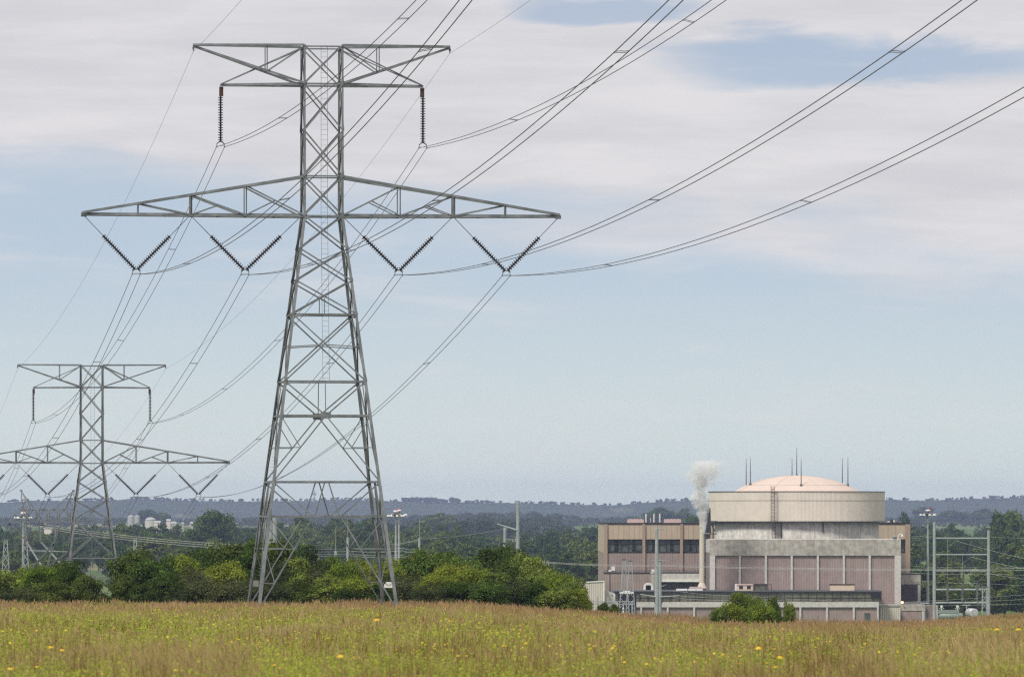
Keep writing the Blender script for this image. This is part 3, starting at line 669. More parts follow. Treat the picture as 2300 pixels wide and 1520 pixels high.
for a, b_ in ((1365, 1442.5), (1450, 1527), (1534.5, 1594), (2023, 2033)):
    f = rel(wallbox(MB(), a, b_, 1211, 1240, YB, .05, 1.2).build('window', M['glass'], None), r)
    mb = MB()
    for y in (1211.5, 1219.5, 1239): mb.box(X(a, YB), X(b_, YB), YB + .9, YB + 1.15, Z(y, YB) - (.22 if y > 1230 else .1), Z(y, YB) + .08)
    n = max(1, int((b_ - a) / 13))
    for i in range(n + 1): xx = X(a + (b_ - a) * i / n, YB); mb.box(xx - .06, xx + .06, YB + .95, YB + 1.1, Z(1240, YB), Z(1211, YB))
    for (u0, v0, u1, v1) in ((.1, 1, .45, 0.3), (.45, .3, .95, 1)): mb.bar((X(a + (b_ - a) * u0, YB), YB + .8, Z(1211 + 28 * v0, YB)), (X(a + (b_ - a) * u1, YB), YB + .8, Z(1211 + 28 * v1, YB)), .10, .1, (0, 0, 1))
    rel(mb.build('window_frame', M['frame'], None), r)
    for fx in (.22, .72):
        if b_ - a > 50: rel(MB().box(X(a + (b_ - a) * fx, YB), X(a + (b_ - a) * fx + 7, YB), YB + 1.12, YB + 1.18, Z(1238, YB), Z(1211, YB)).build('pane', M['black'], None), r)
for a, b_, nm in ((1409, 1446, 'left'), (1491.5, 1530, 'right')):
    u = empty('roof_unit', (X(a, YB + 5), YB + 5, zt + .28), f'pinkish box unit on the turbine hall roof, {nm} one of two', 'roof unit'); L = X(b_, YB + 5) - X(a, YB + 5)
    MB().box(0, L, 0, 2.5, 0, .72).box(.12, L - .12, .1, 2.4, .72, .86).build('housing', M['pink'], u)
    mb = MB()
    for k in range(5): mb.box(.3 + k * (L - .7) / 4, .4 + k * (L - .7) / 4, 0, .3, .86, .98)
    mb.build('lifting_lugs', M['black'], u)
for px, yt, rr, wn in ((1451, 1153, .2, 'leftmost tall'), (1461, 1161, .09, 'thin short'), (1469, 1153, .2, 'middle tall'), (1482, 1153, .2, 'rightmost tall')):
    u = empty('roof_vent', (X(px, YB + 6), YB + 6, zt + .28), f'{wn} white vent pipe on the turbine hall roof', 'vent pipe'); hh = Z(yt, YB + 6) - zt - .28
    MB().lathe((0, 0, 0), (0, 0, hh), [(0, rr * 1.2), (.1, rr), (hh - .5, rr), (hh, rr * .45)], 10).build('pipe', M['cream' if rr < .1 else 'concrete_light'], u, smooth=True)
    MB().lathe((0, 0, 0), (0, 0, .1), [(0, rr * 1.7), (.1, rr * 1.7)], 10).build('flange', M['steel_dark'], u)

for px, yt, nm, k in ((1996, 1170, 'small white mushroom vent on the hall roof right of the drum', 0), (2004, 1167, 'round dark fan housing on the hall roof right of the drum', 1), (2018, 1168, 'leaning rusty roof hatch near the right end of the hall', 2)):
    u = empty('roof_vent', (X(px, YB + 4), YB + 4, zt + .28), nm, 'roof vent'); hh = Z(yt, YB + 4) - zt - .28
    if k == 0: MB().lathe((0, 0, 0), (0, 0, 9), [(0, .15), (hh * .6, .15), (hh * .6, .4), (hh, .1)], 10).build('hood', M['white'], u)
    if k == 1: MB().lathe((-.2, -.3, hh * .55), (.3, .4, hh * .55), [(0, .42), (.8, .42)], 14).box(-.3, .3, -.2, .3, 0, hh * .3).build('housing', M['rust'], u); MB().lathe((.32, -.4, hh * .5), (.34, -.2, hh * .5), [(0, .25), (.2, .3)], 10).build('fan_cover', M['white'], u)
    if k == 2: MB().bar((-.3, 0, 0), (.3, 0, hh), .2, .6, (1, 0, 0)).build('hatch', M['rust'], u)
# containment building: round
YC = 1530.; kc = X(1789.5, YC)
r = bld('containment_building', 'round concrete containment with cream siding drum and pale dome roof', 'building', kc, YC); o = r.location
Rl, Ru = 18.05, 19.35; zs0, zs1, zc = Z(1172, YC - Ru) , Z(1104, YC - Ru), 0
MB().lathe((0, 0, 0), (0, 0, 50), [(0, Rl), (zs0 - VZ - .02, Rl)], 96).build('concrete_drum', M['concrete'], r, smooth=True)
n = 824; vs = []; fs = []
for z in (zs0 - VZ, zs1 - VZ):
    for k in range(n * 2):
        a = math.pi * k / n; rr = Ru + (.03 if (k // 2) % 2 else -.03); vs.append((rr * math.cos(a), rr * math.sin(a), z))
m2 = n * 2; fs = [(k, (k + 1) % m2, (k + 1) % m2 + m2, k + m2) for k in range(m2)]
mb = MB(); mb.add(vs, fs); mb.build('corrugated_siding', M['drum'], r)
MB().lathe((0, 0, zs0 - VZ), (0, 0, zs0 - VZ + .25), [(0, Rl - .3), (0, Ru + .12), (.18, Ru + .12), (.18, Rl)], 96, False).lathe((0, 0, (Z(1124, YC - Ru) - VZ)), (0, 0, 99), [(0, Ru + .02), (.0, Ru + .06), (.05, Ru + .06), (.05, Ru + .02)], 96, False).lathe((0, 0, zs1 - VZ), (0, 0, 99), [(0, Ru + .14), (.14, Ru + .14), (.14, Ru - .4), (0, Ru - .4)], 96, False).build('trim', M['frame'], r)
a_, b_ = 185 * YC / F, 104 * YC / F; zap = Z(1067, YC) - VZ
prof = [(zap - b_ + b_ * math.sin(t_), a_ * math.cos(t_)) for t_ in np.linspace(math.pi / 9, math.pi / 2 - .002, 24)]
MB().lathe((0, 0, 0), (0, 0, 1), prof, 96).build('dome_roof', M['dome'], r, smooth=True)
ms = MB()
for th in (.62, .9): q_ = (zap - b_ + b_ * math.sin(th), a_ * math.cos(th)); ms.lathe((0, 0, 0), (0, 0, 1), [(q_[0] - .02, q_[1] + .03), (q_[0] + .05, q_[1] + .03), (q_[0] + .05, q_[1] - .1)], 96, False)
ms.m = 0
for k in range(8):
    an = k * math.pi / 4 + .35; ms.path([((a_ * math.cos(th)) * math.cos(an), (a_ * math.cos(th)) * math.sin(an), zap - b_ + b_ * math.sin(th) + .02) for th in np.linspace(.55, 1.5, 14)], .03, 4)
ms.build('roof_seams', M['beige'], r)
MB().lathe((0, 0, 0), (0, 0, 1), [(zs1 - VZ - .3, Ru - .3), (zs1 - VZ - .2, a_ - .5)], 96, False).build('roof_deck', M['concrete_light'], r)
# lightning rods stand on the dome
for px, yt, yb, d, wn in ((1676, 1028, 1089, 5, 'leftmost'), (1685.5, 1027, 1093, -4, 'second from left'), (1779, 1028, 1067, 8, 'thin one left of the tallest'), (1789.5, 1004, 1067, 3, 'tallest, on the very top'),
                          (1799.5, 1026, 1093, -11.6, 'right of the tallest, standing low on the front'), (1892, 1027, 1085, 6, 'second from right'), (1904.5, 1026, 1093, -3, 'rightmost')):
    Yr = YC + d; xx = X(px, Yr); dx = xx - kc; q_ = math.hypot(dx, d) / a_; zb = VZ + zap - b_ + b_ * math.sqrt(max(0, 1 - q_ * q_)) - .05
    u = empty('lightning_rod', (xx, Yr, zb), f'lightning rod on the dome roof, {wn}', 'lightning rod', 'rods on the dome')
    hh = Z(yt, Yr) - zb; MB().lathe((0, 0, 0), (0, 0, hh), [(0, .12), (hh * .5, .09), (hh, .035)], 8).build('rod', M['steel_dark'], u)
    MB().lathe((0, 0, 0), (0, 0, .5), [(0, .3), (.35, .28), (.5, .12)], 10).build('base', M['steel_dark'], u)
# caged ladder down the drum
yl = YC - Ru
u = bld('caged_ladder', 'rusty caged ladder on the front of the round building', 'ladder', X(1735.5, yl), yl, Z(1212, yl)); o = u.location
hh = Z(1092, yl) - o.z; zj = Z(1172, yl) - o.z
mb = MB(); mc = MB()
for a in (-.3, .3):
    mb.box(a - .04, a + .04, -.45, -.37, zj, hh); mb.box(a - .04 + .25, a + .04 + .25, 1.0, 1.08, 0, zj + .2); 
for i in range(int(hh / .3)):
    z = i * .3; s_, y_ = (0, -.41) if z > zj else (.25, 1.04); mb.box(s_ - .3, s_ + .3, y_ - .02, y_ + .02, z, z + .04)
mb.build('rails_and_rungs', M['rust'], u)
for i in range(int(hh / .75)):
    z = .5 + i * .75; s_, y_ = (0, -.45) if z > zj else (.25, 1.0)
    mc.path([(s_ + .42 * math.cos(t_), y_ - .6 * math.sin(t_), z) for t_ in np.linspace(0, math.pi, 8)], .035, 4)
for t_ in np.linspace(0, math.pi, 5): mc.bar((.42 * math.cos(t_), -.45 - .6 * math.sin(t_), zj + .2), (.42 * math.cos(t_), -.45 - .6 * math.sin(t_), hh), .05, .03, (1, 0, 0)); mc.bar((.25 + .42 * math.cos(t_), 1.0 - .6 * math.sin(t_), .6), (.25 + .42 * math.cos(t_), 1.0 - .6 * math.sin(t_), zj), .05, .03, (1, 0, 0))
mc.build('safety_cage', M['rust'], u)
MB().box(-.5, .5, -.5, 1.4, hh - .05, hh).box(-.75, .75, -.5, 1.4, zj - .12, zj - .02).build('landing', M['rust'], u)
yr = YC - Rl
for px, yb, wn in ((1755, 1211, 'longer, left'), (1849, 1195, 'short, right')):
    u = bld('drain_pipe', f'dark drain pipe on the concrete drum, {wn} one', 'pipe', X(px, yr), yr, Z(yb, yr))
    dpt = YC - math.sqrt(Rl ** 2 - (X(px, yr) - kc) ** 2) - yr; MB().tube((0, dpt - .2, 0), (0, dpt - .2, Z(1173, yr) - Z(yb, yr)), .12).build('pipe', M['frame'], u)

# front auxiliary block with concrete frame
YA = 1480.
r = bld('auxiliary_building', 'mauve panelled block with pale concrete frame in front of the round building', 'building', X(1800, YA), YA)
xa, xb = X(1594, YA), X(2023.5, YA); dpt = 1511.5 - YA
rel(MB().box(xa, xb, YA + .5, YA + dpt, VZ - .2, Z(1247, YA)).build('panel_wall', M['purple'], None), r)
rel(MB().box(xa, xb, YA + .01, YA + dpt + .02, Z(1247, YA), Z(1211, YA)).build('parapet_band', M['concrete_grey'], None), r)
rel(MB().box(xa - .02, xb, YA + .3, YA + dpt - .1, Z(1211, YA) + .002, Z(1211, YA) + .06).build('roof', M['concrete_light'], None), r)
for a, b_ in ((1594, 1606), (1659.5, 1664), (1718, 1722.5), (1776, 1780.5), (1834.7, 1839.2), (1893, 1897.7), (1951, 1956), (2009.5, 2023.5)):
    rel(MB().box(X(a, YA), X(b_, YA), YA + .02, YA + .52, VZ - .2, Z(1247, YA) - .01).build('pilaster', M['concrete_light'], None), r)
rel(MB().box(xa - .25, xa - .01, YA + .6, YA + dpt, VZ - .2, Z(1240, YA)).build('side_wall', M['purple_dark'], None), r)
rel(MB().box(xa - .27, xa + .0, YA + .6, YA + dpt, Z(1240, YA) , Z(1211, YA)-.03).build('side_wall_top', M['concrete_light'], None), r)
# low annex in front of the turbine hall
YN = 1535.
r = bld('hall_annex', 'low mauve annex with rooftop handrail in front of the turbine hall', 'building', X(1450, YN), YN)
rel(MB().box(X(1357.5, YN), X(1480, YN), YN, YN + 16.5, VZ - .2, Z(1287.5, YN)).build('mauve_wall', M['purple'], None), r)
rel(MB().box(X(1480, YN) + .01, X(1583, YN), YN + 1.0, YN + 16.6, VZ - .2, Z(1306.5, YN)).build('grey_siding', M['darksiding'], None), r)
rel(MB().box(X(1480, YN), X(1583, YN), YN - .3, YN + 16.55, Z(1306.5, YN) + .02, Z(1287.5, YN)).build('concrete_band', M['concrete_light'], None), r)
rel(MB().box(X(1483, YN), X(1583, YN), YN - .6, YN - .32, Z(1306.0, YN), Z(1301.5, YN)).build('canopy_edge', M['signwhite'], None), r)
rel(MB().box(X(1357, YN), X(1583, YN), YN - .1, YN + 16.4, Z(1287.5, YN) + .01, Z(1285.5, YN)).build('roof_edge', M['frame'], None), r)
mb = MB()
for i in range(38): xx = X(1358 + i * 6, YN); mb.box(xx - .04, xx + .04, YN, YN + .08, Z(1285, YN), Z(1279.5, YN))
for z in (1279.5, 1282.5): mb.box(X(1357, YN), X(1583, YN), YN - .02, YN + .1, Z(z, YN) - .04, Z(z, YN) + .04)
rel(mb.build('handrail', M['steel_dark'], None), r)
# round exhaust column on annex
u = bld('exhaust_column', 'short grey round column beside the annex wall, behind the steel poles', 'column', X(1468.5, 1532), 1532.4)
MB().lathe((0, 0, 0), (0, 0, 1), [(0, .68), (Z(1288, 1532) - VZ, .68), (Z(1288, 1532) - VZ, .78), (Z(1283, 1532) - VZ, .75)], 18).build('barrel', M['concrete_grey'], u, smooth=False)
MB().lathe((0, 0, Z(1283, 1532) - VZ + .01), (0, 0, 99), [(0, .5), (.5, .55)], 14).build('cap', M['white'], u)

# low front building with glazed corridor
YD = 1462.
r = bld('service_building', 'long low front building with dark glazed corridor on a white concrete base', 'building', X(1700, YD), YD)
xl, xr = X(1380, YD), X(1974, YD)
rel(MB().box(xl, xr, YD + .5, YA - .02, VZ - .2, Z(1364, YD)).build('base_wall', M['purple'], None), r)
rel(MB().box(X(1425, YD), xr, YD, YD + .8, Z(1363, YD), Z(1351, YD)).build('concrete_beam', M['concrete_light'], None), r)
rel(MB().box(X(1380, YD), X(1425, YD) - .01, YD, YD + .8, Z(1363, YD), Z(1352, YD)).build('concrete_beam', M['concrete_light'], None), r)
rel(MB().box(xl, X(1979, YD), YD + .5, YA - .03, Z(1351, YD) + .01, Z(1329, YD)).build('corridor_core', M['frame'], None), r)
for i in range(33):
    a = 1382 + i * 18.1; 
    if a > 1976: break
    g_ = rel(MB().box(X(a, YD) + .05, X(min(a + 18.1, 1979), YD) - .05, YD + .2, YD + .48, Z(1350.5, YD), Z(1330.5, YD)).build('window', M['glass_brown'], None), r)
mb = MB()
for i in range(34): xx = X(1382 + i * 18.1, YD); mb.box(xx - .05, xx + .05, YD + .1, YD + .5, Z(1351, YD), Z(1329, YD))
mb.box(xl, X(1980, YD), YD + .08, YD + .5, Z(1342, YD) - .0, Z(1342, YD) + .06)
rel(mb.build('mullions', M['frame'], None), r)
rel(MB().box(xl - .3, X(1981, YD), YD - .3, YA - .04, Z(1329, YD) + .01, Z(1326, YD)).build('roof', M['darksiding'], None), r)
rel(MB().box(X(1956, YD), X(1980, YD), YD - .25, YD + .05, Z(1342, YD), Z(1331, YD)).build('dark_vent', M['black'], None), r)
for px in (1440, 1499.5, 1559, 1618.5, 1678, 1737.5, 1797.5, 1857.5, 1917.5, 1971.5):
    rel(MB().box(X(px - 2, YD), X(px + 2.2, YD), YD + .01, YD + .55, VZ - .2, Z(1363, YD) - .01).build('pilaster', M['concrete_light'], None), r)
d_ = rel(MB().box(X(1942, YD), X(1954.5, YD), YD + .4, YD + .56, VZ, Z(1376, YD)).build('door', M['glass'], None), r)
# rooftop cabins
zr = Z(1326, YD)
u = bld('rooftop_cabin', 'small cream cabin with two dark windows on the low roof', 'cabin', X(1673, 1468), 1468, zr); o = u.location
xh = X(1690.5, 1468) - o.x; MB().box(-xh, xh, 0, 3, 0, Z(1313.5, 1468) - zr).build('wall', M['cream'], u)
MB().box(-xh - .1, xh + .1, -.15, 3.1, Z(1313.5, 1468) - zr, Z(1311, 1468) - zr).build('roof', M['pink'], u)
for px in (1664.5, 1682): q = X(px, 1468) - o.x; w_ = MB().box(q - .4, q + .4, -.05, .02, .3, 1.0).build('window', M['frame'], u)
MB().box(-xh - .45, -xh - .02, .2, 1, 0, 1.4).build('side_box', M['white'], u)
u = bld('open_shelter', 'open dark framed shelter right of the cream cabin', 'shelter', X(1712, 1468), 1468, zr); o = u.location
MB().box(X(1694, 1468) - o.x, X(1722, 1468) - o.x, .5, 2.8, 0, 1.35).build('dark_screen', M['glass_brown'], u)
mb = MB()
for px in (1694, 1722, 1732.5): q = X(px, 1468) - o.x; mb.box(q - .06, q + .06, .2, .4, 0, 1.4)
mb.box(X(1694, 1468) - o.x, X(1732.5, 1468) - o.x, .2, .4, 1.32, 1.42); mb.build('frame', M['rust'], u)
u = bld('rooftop_box', 'plain cream box on the low roof at right', 'cabin', X(1892, 1468), 1468, zr); o = u.location; xh = X(1919, 1468) - o.x
MB().box(-xh, xh, 0, 3, 0, Z(1313, 1468) - zr).build('wall', M['cream'], u); MB().box(-xh - .08, xh + .08, -.1, 3.1, Z(1313, 1468) - zr, Z(1311, 1468) - zr).build('roof', M['rust'], u)
# right-hand blocks
r = bld('ribbed_shed', 'white ribbed wall section at the right end of the low building', 'shed', X(1999, 1466), 1466)
rel(MB().box(X(1975.5, 1466), X(2022.5, 1466), 1466, YA - .05, VZ - .2, Z(1361, 1466)).build('wall', M['ribcream'], None), r)
rel(MB().box(X(1975.2, 1466), X(2023, 1466), 1465.8, YA - .06, Z(1361, 1466) + .01, Z(1357.5, 1466)).build('roof_edge', M['concrete_grey'], None), r)
YE = 1500.
r = bld('loading_block', 'concrete framed block with a dark louvred opening at the right', 'building', X(2045, YE), YE)
rel(MB().box(X(2024, YE), X(2067.5, YE), YE, YE + 18, VZ - .2, Z(1311.5, YE)).build('frame_wall', M['concrete_light'], None), r)
rel(MB().box(X(2024, YE), X(2068, YE), YE - .1, YE + 18.1, Z(1311.5, YE) + .01, Z(1289, YE)).build('upper_wall', M['concrete_grey'], None), r)
rel(MB().box(X(2024, YE), X(2061, YE), YE - .14, YE - .02, Z(1350, YE), Z(1312, YE)).build('louvre', M['darkpurple'], None), r)
rel(MB().box(X(2023.8, YE), X(2069, YE), YE - .2, YE + 18.2, Z(1289, YE) + .01, Z(1287, YE)).build('roof', M['frame'], None), r)
YE = 1478.
r = bld('lower_annex', 'low mauve annex under the dark louvred block at the right', 'building', X(2050, YE), YE)
rel(MB().box(X(2024.5, YE), X(2078, YE), YE, YE + 12, VZ - .2, Z(1371, YE)).build('wall', M['purple'], None), r)
rel(MB().box(X(2024.3, YE), X(2078.5, YE), YE - .15, YE + 12.1, Z(1371, YE) + .01, Z(1357.5, YE)).build('parapet', M['concrete_grey'], None), r)
rel(MB().box(X(2071, YE), X(2078, YE), YE - .1, YE - .01, VZ - .2, Z(1371, YE)).build('pilaster', M['concrete_light'], None), r)
r = bld('end_annex', 'grey ended mauve box at the far right of the station', 'building', X(2093, YE), YE + 1)
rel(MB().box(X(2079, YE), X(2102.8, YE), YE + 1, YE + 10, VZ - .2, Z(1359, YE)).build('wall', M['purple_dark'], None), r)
rel(MB().box(X(2102.8, YE) + .01, X(2107.5, YE), YE + .9, YE + 10.1, VZ - .2, Z(1359, YE)).build('end_wall', M['concrete_grey'], None), r)
u = bld('wall_lamp', 'small lit orange lamp at the corner of the front block', 'lamp', X(2026.5, 1477), 1477, Z(1352, 1477))
MB().lathe((0, 0, -.2), (0, 0, .2), [(0, .1), (.1, .24), (.3, .24), (.4, .1)], 10).build('globe', M['lampglow'], u); MB().box(-.3, .0, .1, .4, .15, .3).build('bracket', M['frame'], u)
u = bld('gooseneck_lamp', 'white gooseneck lamp on the front block roof corner', 'lamp', X(2017, 1482), 1482, Z(1211, 1482))
MB().path([(0, 0, 0), (0, 0, .5), (.15, 0, .95), (.5, 0, 1.2), (.8, 0, 1.15), (.9, 0, .95)], .1, 6).build('neck', M['white'], u); MB().lathe((.9, 0, 1.0), (.9, 0, .7), [(0, .15), (.3, .3)], 10).build('shade', M['white'], u)
u = bld('rooftop_box', 'small grey fan box on the front block roof beside the gooseneck lamp', 'roof unit', X(2010, 1483), 1483, Z(1211, 1483))
MB().box(-.4, .4, -.3, .6, 0, .5).build('housing', M['steel_dark'], u); MB().lathe((-.1, -.3, .6), (.3, -.3, .9), [(0, .3), (.3, .25)], 10).build('fan_hood', M['steel_pale'], u)
# vent stack beside the containment
YS = 1470.
u = bld('vent_stack', 'slim cream vent stack rising beside the round building', 'stack', X(1576.3, YS), YS); H = Z(1150, YS) - VZ
MB().lathe((0, 0, 0), (0, 0, H), [(0, .8), (.5, .55), (Z(1184, YS) - VZ, .52), (Z(1184, YS) - VZ, .62), (Z(1182, YS) - VZ, .62), (Z(1182, YS) - VZ, .50), (H, .46)], 20).build('pipe', M['pale_cream'], u, smooth=False)
MB().lathe((0, 0, Z(1320, YS) - VZ), (0, 0, 99), [(0, 1.1), (.2, .95), (1.1, .56)], 16).build('skirt', M['pale_cream'], u)
u = bld('steam_outlet', 'dark steam pipe with a small platform beside the cream stack', 'pipe', X(1581.5, YS + 2), YS + 2); o = u.location; zz1 = Z(1196, YS + 2) - VZ
MB().tube((0, 0, 0), (0, 0, zz1), .2, .16).build('pipe', M['steel_dark'], u)
for y in (1222, 1258, 1296): MB().box(-.35, .35, -.2, .2, Z(y, YS) - VZ, Z(y, YS) - VZ + .2).build('clamp', M['frame'], u)
MB().box(-.5, 1.2, -.8, 1.0, zz1 - .25, zz1).build('platform', M['concrete_light'], u)
mb = MB()
for a in (-.5, .1, .65, 1.2): mb.box(a - .03, a + .03, -.8, -.74, zz1, zz1 + 1.1)
for z in (.55, 1.1): mb.box(-.5, 1.2, -.8, -.74, zz1 + z - .03, zz1 + z + .03)
mb.build('railing', M['frame'], u)
u = bld('silencer', 'silencer duct in painted shadow tone between the steam plume and the round building', 'duct', X(1589.5, 1500), 1500); z1_ = Z(1140, 1500) - VZ
MB().lathe((0, 0, 0), (0, 0, z1_), [(0, .55), (z1_ - 6, .55), (z1_ - 5.5, .72), (z1_, .62)], 14).build('duct', M['frame'], u)  # near-black colour stands in for the shadow behind the steam
mb = MB()
for a, b_ in (((.6, 0, z1_ - 2.9), (2.0, 2, z1_ - 2.9)), ((.6, 0, z1_ - 3.2), (1.6, 2, z1_ - 5.0)), ((.6, 0, z1_ - 5.6), (2.0, 2, z1_ - 5.6)), ((1.2, 1, z1_ - 2.9), (1.2, 1, z1_ - 8))): mb.bar(a, b_, .16, .16, (0, 0, 1))
mb.build('bracket', M['frame'], u)
# sheds, sheets and equipment at left
YL = 1440.
r = bld('cream_shed', 'cream ribbed shed with sloping roof left of the mauve building', 'shed', X(1330, YL), YL); o = r.location
xs0, xs1 = X(1290, YL) - o.x, X(1356.5, YL) - o.x; zA, zB = Z(1309, YL) - VZ, Z(1305.5, YL) - VZ
mb = MB(); mb.add([(xs0, 0, 0), (xs1, 0, 0), (xs1, 0, zB), (xs0, 0, zA), (xs0, 14, 0), (xs1, 14, 0), (xs1, 14, zB), (xs0, 14, zA)], [(0, 1, 2, 3), (5, 4, 7, 6), (1, 5, 6, 2), (4, 0, 3, 7), (3, 2, 6, 7)]); mb.build('wall', M['ribcream'], r)
mb = MB(); mb.bar((xs0 - .1, -.1, zA + .1), (xs1 + .1, -.1, zB + .1), .2, .2, (0, 0, 1)); mb.box(xs1 - .12, xs1 + .12, -.12, .12, 0, zB); mb.build('trim', M['signwhite'], r)
u = bld('small_shed', 'small pale shed with slanted roof beside the cream ribbed shed', 'shed', X(1371, 1445), 1445); o = u.location
a0, a1 = X(1359, 1445) - o.x, X(1382, 1445) - o.x; zl, zr_ = Z(1325, 1445) - VZ, Z(1333, 1445) - VZ
mb = MB(); mb.add([(a0, 0, 0), (a1, 0, 0), (a1, 0, zr_), (a0, 0, zl), (a0, 6, 0), (a1, 6, 0), (a1, 6, zr_), (a0, 6, zl)], [(0, 1, 2, 3), (5, 4, 7, 6), (1, 5, 6, 2), (4, 0, 3, 7), (3, 2, 6, 7)]); mb.build('wall', M['concrete_light'], u)
q = X(1375, 1445) - o.x; MB().box(q - .12, q + .12, -.05, .02, Z(1338, 1445) - VZ, Z(1335, 1445) - VZ).build('vent', M['black'], u)
u = bld('tarp_arch', 'white sheeted arch on the annex wall left of the grey column', 'cover', X(1456.5, 1510), 1510, Z(1327, 1510)); hh = Z(1310.5, 1510) - u.location.z
mb = MB(); pts = [(-.9, 0, -.2), (-.85, 0, hh * .7), (-.6, 0, hh * .98), (.3, 0, hh), (.75, 0, hh * .8), (.8, 0, -.2)]
for a, b_ in zip(pts[:-1], pts[1:]): mb.bar(a, b_, .42, 1.6, (1, 0, .3))
mb.build('sheeting', M['tarp'], u); MB().box(-.5, .6, .3, .9, -.2, hh * .75).build('opening', M['black'], u)
u = bld('sheeted_equipment', 'dark machine under a white top behind the lattice masts', 'equipment', X(1409, 1455), 1455, Z(1352, 1455))
MB().box(-1.9, 1.9, 0, 2, -3, 1.8).build('body', M['black'], u); MB().box(-1.6, 1.4, -.1, 2.1, 1.82, 2.2).box(-.9, .6, 0, 2, 2.2, 2.4).build('top_sheet', M['tarp'], u)
u = bld('stacked_ducts', 'pinkish white ducts lying on the roof left of the cream stack foot', 'duct', X(1553, 1466), 1466, zr); 
for x0_, x1_, z in ((1519, 1544, 0), (1546, 1563, 0), (1564, 1578, 0), (1549, 1577, .42)): MB().box(X(x0_, 1466) - u.location.x, X(x1_, 1466) - u.location.x, 0, 1.2, z, z + .38).build('duct_piece', M['pink' if z else 'tarp'], u)
for px, yt, yb, Yq, lb in ((1377, 1272, 1282, 1500, 'white camera box on a post at the annex corner'), ):
    u = bld('camera_post', lb, 'camera', X(1370, 1490), 1490); o = u.location
    MB().tube((0, 0, 0), (0, 0, Z(1283, 1490) - VZ), .14, .1).build('post', M['frame'], u); MB().box(-.3, .25, -.3, .3, Z(1283, 1490) - VZ, Z(1280, 1490) - VZ + .1).build('head', M['white'], u)
    MB().box(X(1373, 1490) - o.x, X(1381, 1490) - o.x, -.2, .3, Z(1281, 1490) - VZ, Z(1271.5, 1490) - VZ).build('box', M['white'], u); MB().box(.1, 1.5, -.1, .1, Z(1283, 1490) - VZ, Z(1281.6, 1490) - VZ).build('arm', M['frame'], u)
# low switchyard steel in front at left
u = bld('switchyard_rack', 'low grey lattice rack with switchgear at the edge of the meadow', 'switchgear', X(1385, 1290), 1290); o = u.location
mb = MB(); zt_ = Z(1350, 1290) - VZ; zb_ = Z(1356, 1290) - VZ
for z in (zt_, zb_): mb.box(X(1330, 1290) - o.x, X(1424, 1290) - o.x, -.07, .07, z - .07, z + .07)
for i in range(16):
    a = X(1330 + i * 6, 1290) - o.x; c = X(1336 + i * 6, 1290) - o.x; mb.bar((a, 0, zt_ if i % 2 else zb_), (c, 0, zb_ if i % 2 else zt_), .07, .07, (0, 1, 0))
mb.build('rack_beam', M['steel_pale'], u)
for px in (1342, 1366, 1392, 1420): q = X(px, 1290) - o.x; MB().tube((q, 0, 0), (q, 0, zt_ + (.9 if px in (1366, 1342) else 0)), .13).build('post', M['steel_pale'], u)
for px in (1350, 1368, 1377, 1400): q = X(px, 1290) - o.x; MB().lathe((q, -.2, zt_ - 3.2), (q, -.2, zt_ - .6), [(0, .5), (1.0, .6), (1.2, .25), (1.5, .12), (1.8, .22), (2.1, .1), (2.6, .08)], 10).build('switch', M['silver'], u)

# other overhead lines
def wire(pts, Yl, label, rr=.02, sag=0.6, name='overhead_wire', grp='thin wires of the switchyard'):
    ps = [P(x, y, Yq) for (x, y), Yq in zip(pts, Yl)]; o = ps[0].copy(); full = []
    for a, b_ in zip(ps[:-1], ps[1:]): full += [q - o for q in cat(a, b_, sag, 16)]
    e = MB().path(full, rr, 5).build(name, M['cable_light']); e.location = o; tag(e, label, 'wire', grp)
M['cable_light'] = mat('bright_cable', (.52, .52, .50), .5, .1)
for i, (a, b_) in enumerate(((1177, 1234), (1181, 1238), (1186, 1242))):
    wire([(95, a), (608, b_ - 8 + i)], (1000, 1000), 'pale wire %s of three running from the two-peaked tower to the thick poles' % ('uppermost', 'middle', 'lowest')[i], .028, .5)
for i, (a, b_) in enumerate(((1228, 1230), (1234, 1236), (1240, 1246), (1244, 1250))):
    wire([(616, a), (781, a + 3), (905, b_), (935, b_ + 2)], (1010, 1150, 1150, 1150), 'pale wire %s of four behind the big pylon legs' % ('first', 'second', 'third', 'fourth')[i] + ' from the top', .026, .2)
wire([(860, 1222), (942, 1210), (1134, 1187)], (1150, 1150, 1190), 'thin pale wire from the whip mast pole to the short pole', .02, .3)
wire([(1134, 1187), (1145, 1175), (1158, 1135)], (1190, 1185, 1180), 'slack jumper cable hanging beside the tall weathered pole', .035, .5)
for i in range(2): wire([(1225, 1261 + i * 2), (1475, 1268 + i * 2.5), (2090, 1277 + i * 3), (2420, 1270 + i * 6)], (1345, 1299, 1299, 1280), 'pale wire %s of two crossing in front of the whole power station' % ('upper', 'lower')[i], .03, .25)
wire([(1496, 1262), (1660, 1268), (1900, 1275)], (1309, 1320, 1330), 'faint wire between the steel poles and the front block', .016, .2)
for i, (a, b_, c) in enumerate(((1326, 1337, 1352), (1336, 1342, 1356), (1341, 1347, 1360))):
    wire([(1512, a), (1650, b_), (2020, c), (2430, c - 28 + i * 9)], (1305, 1300, 1320, 1250), 'low pale wire %s of three passing the glazed corridor' % ('upper', 'middle', 'lowest')[i], .018, .2)
wire([(2127, 1226), (2148, 1214), (2340, 1262)], (1349, 1345, 1300), 'wire slanting down right from the top crossbar of the steel gantry', .026, .2)
wire([(2162, 1262), (2181, 1250), (2340, 1283)], (1349, 1345, 1300), 'wire slanting down right from the second crossbar of the steel gantry', .026, .2)
wire([(2194, 1306), (2215, 1286), (2340, 1303)], (1349, 1345, 1300), 'wire slanting down right below the third crossbar of the steel gantry', .026, .2)
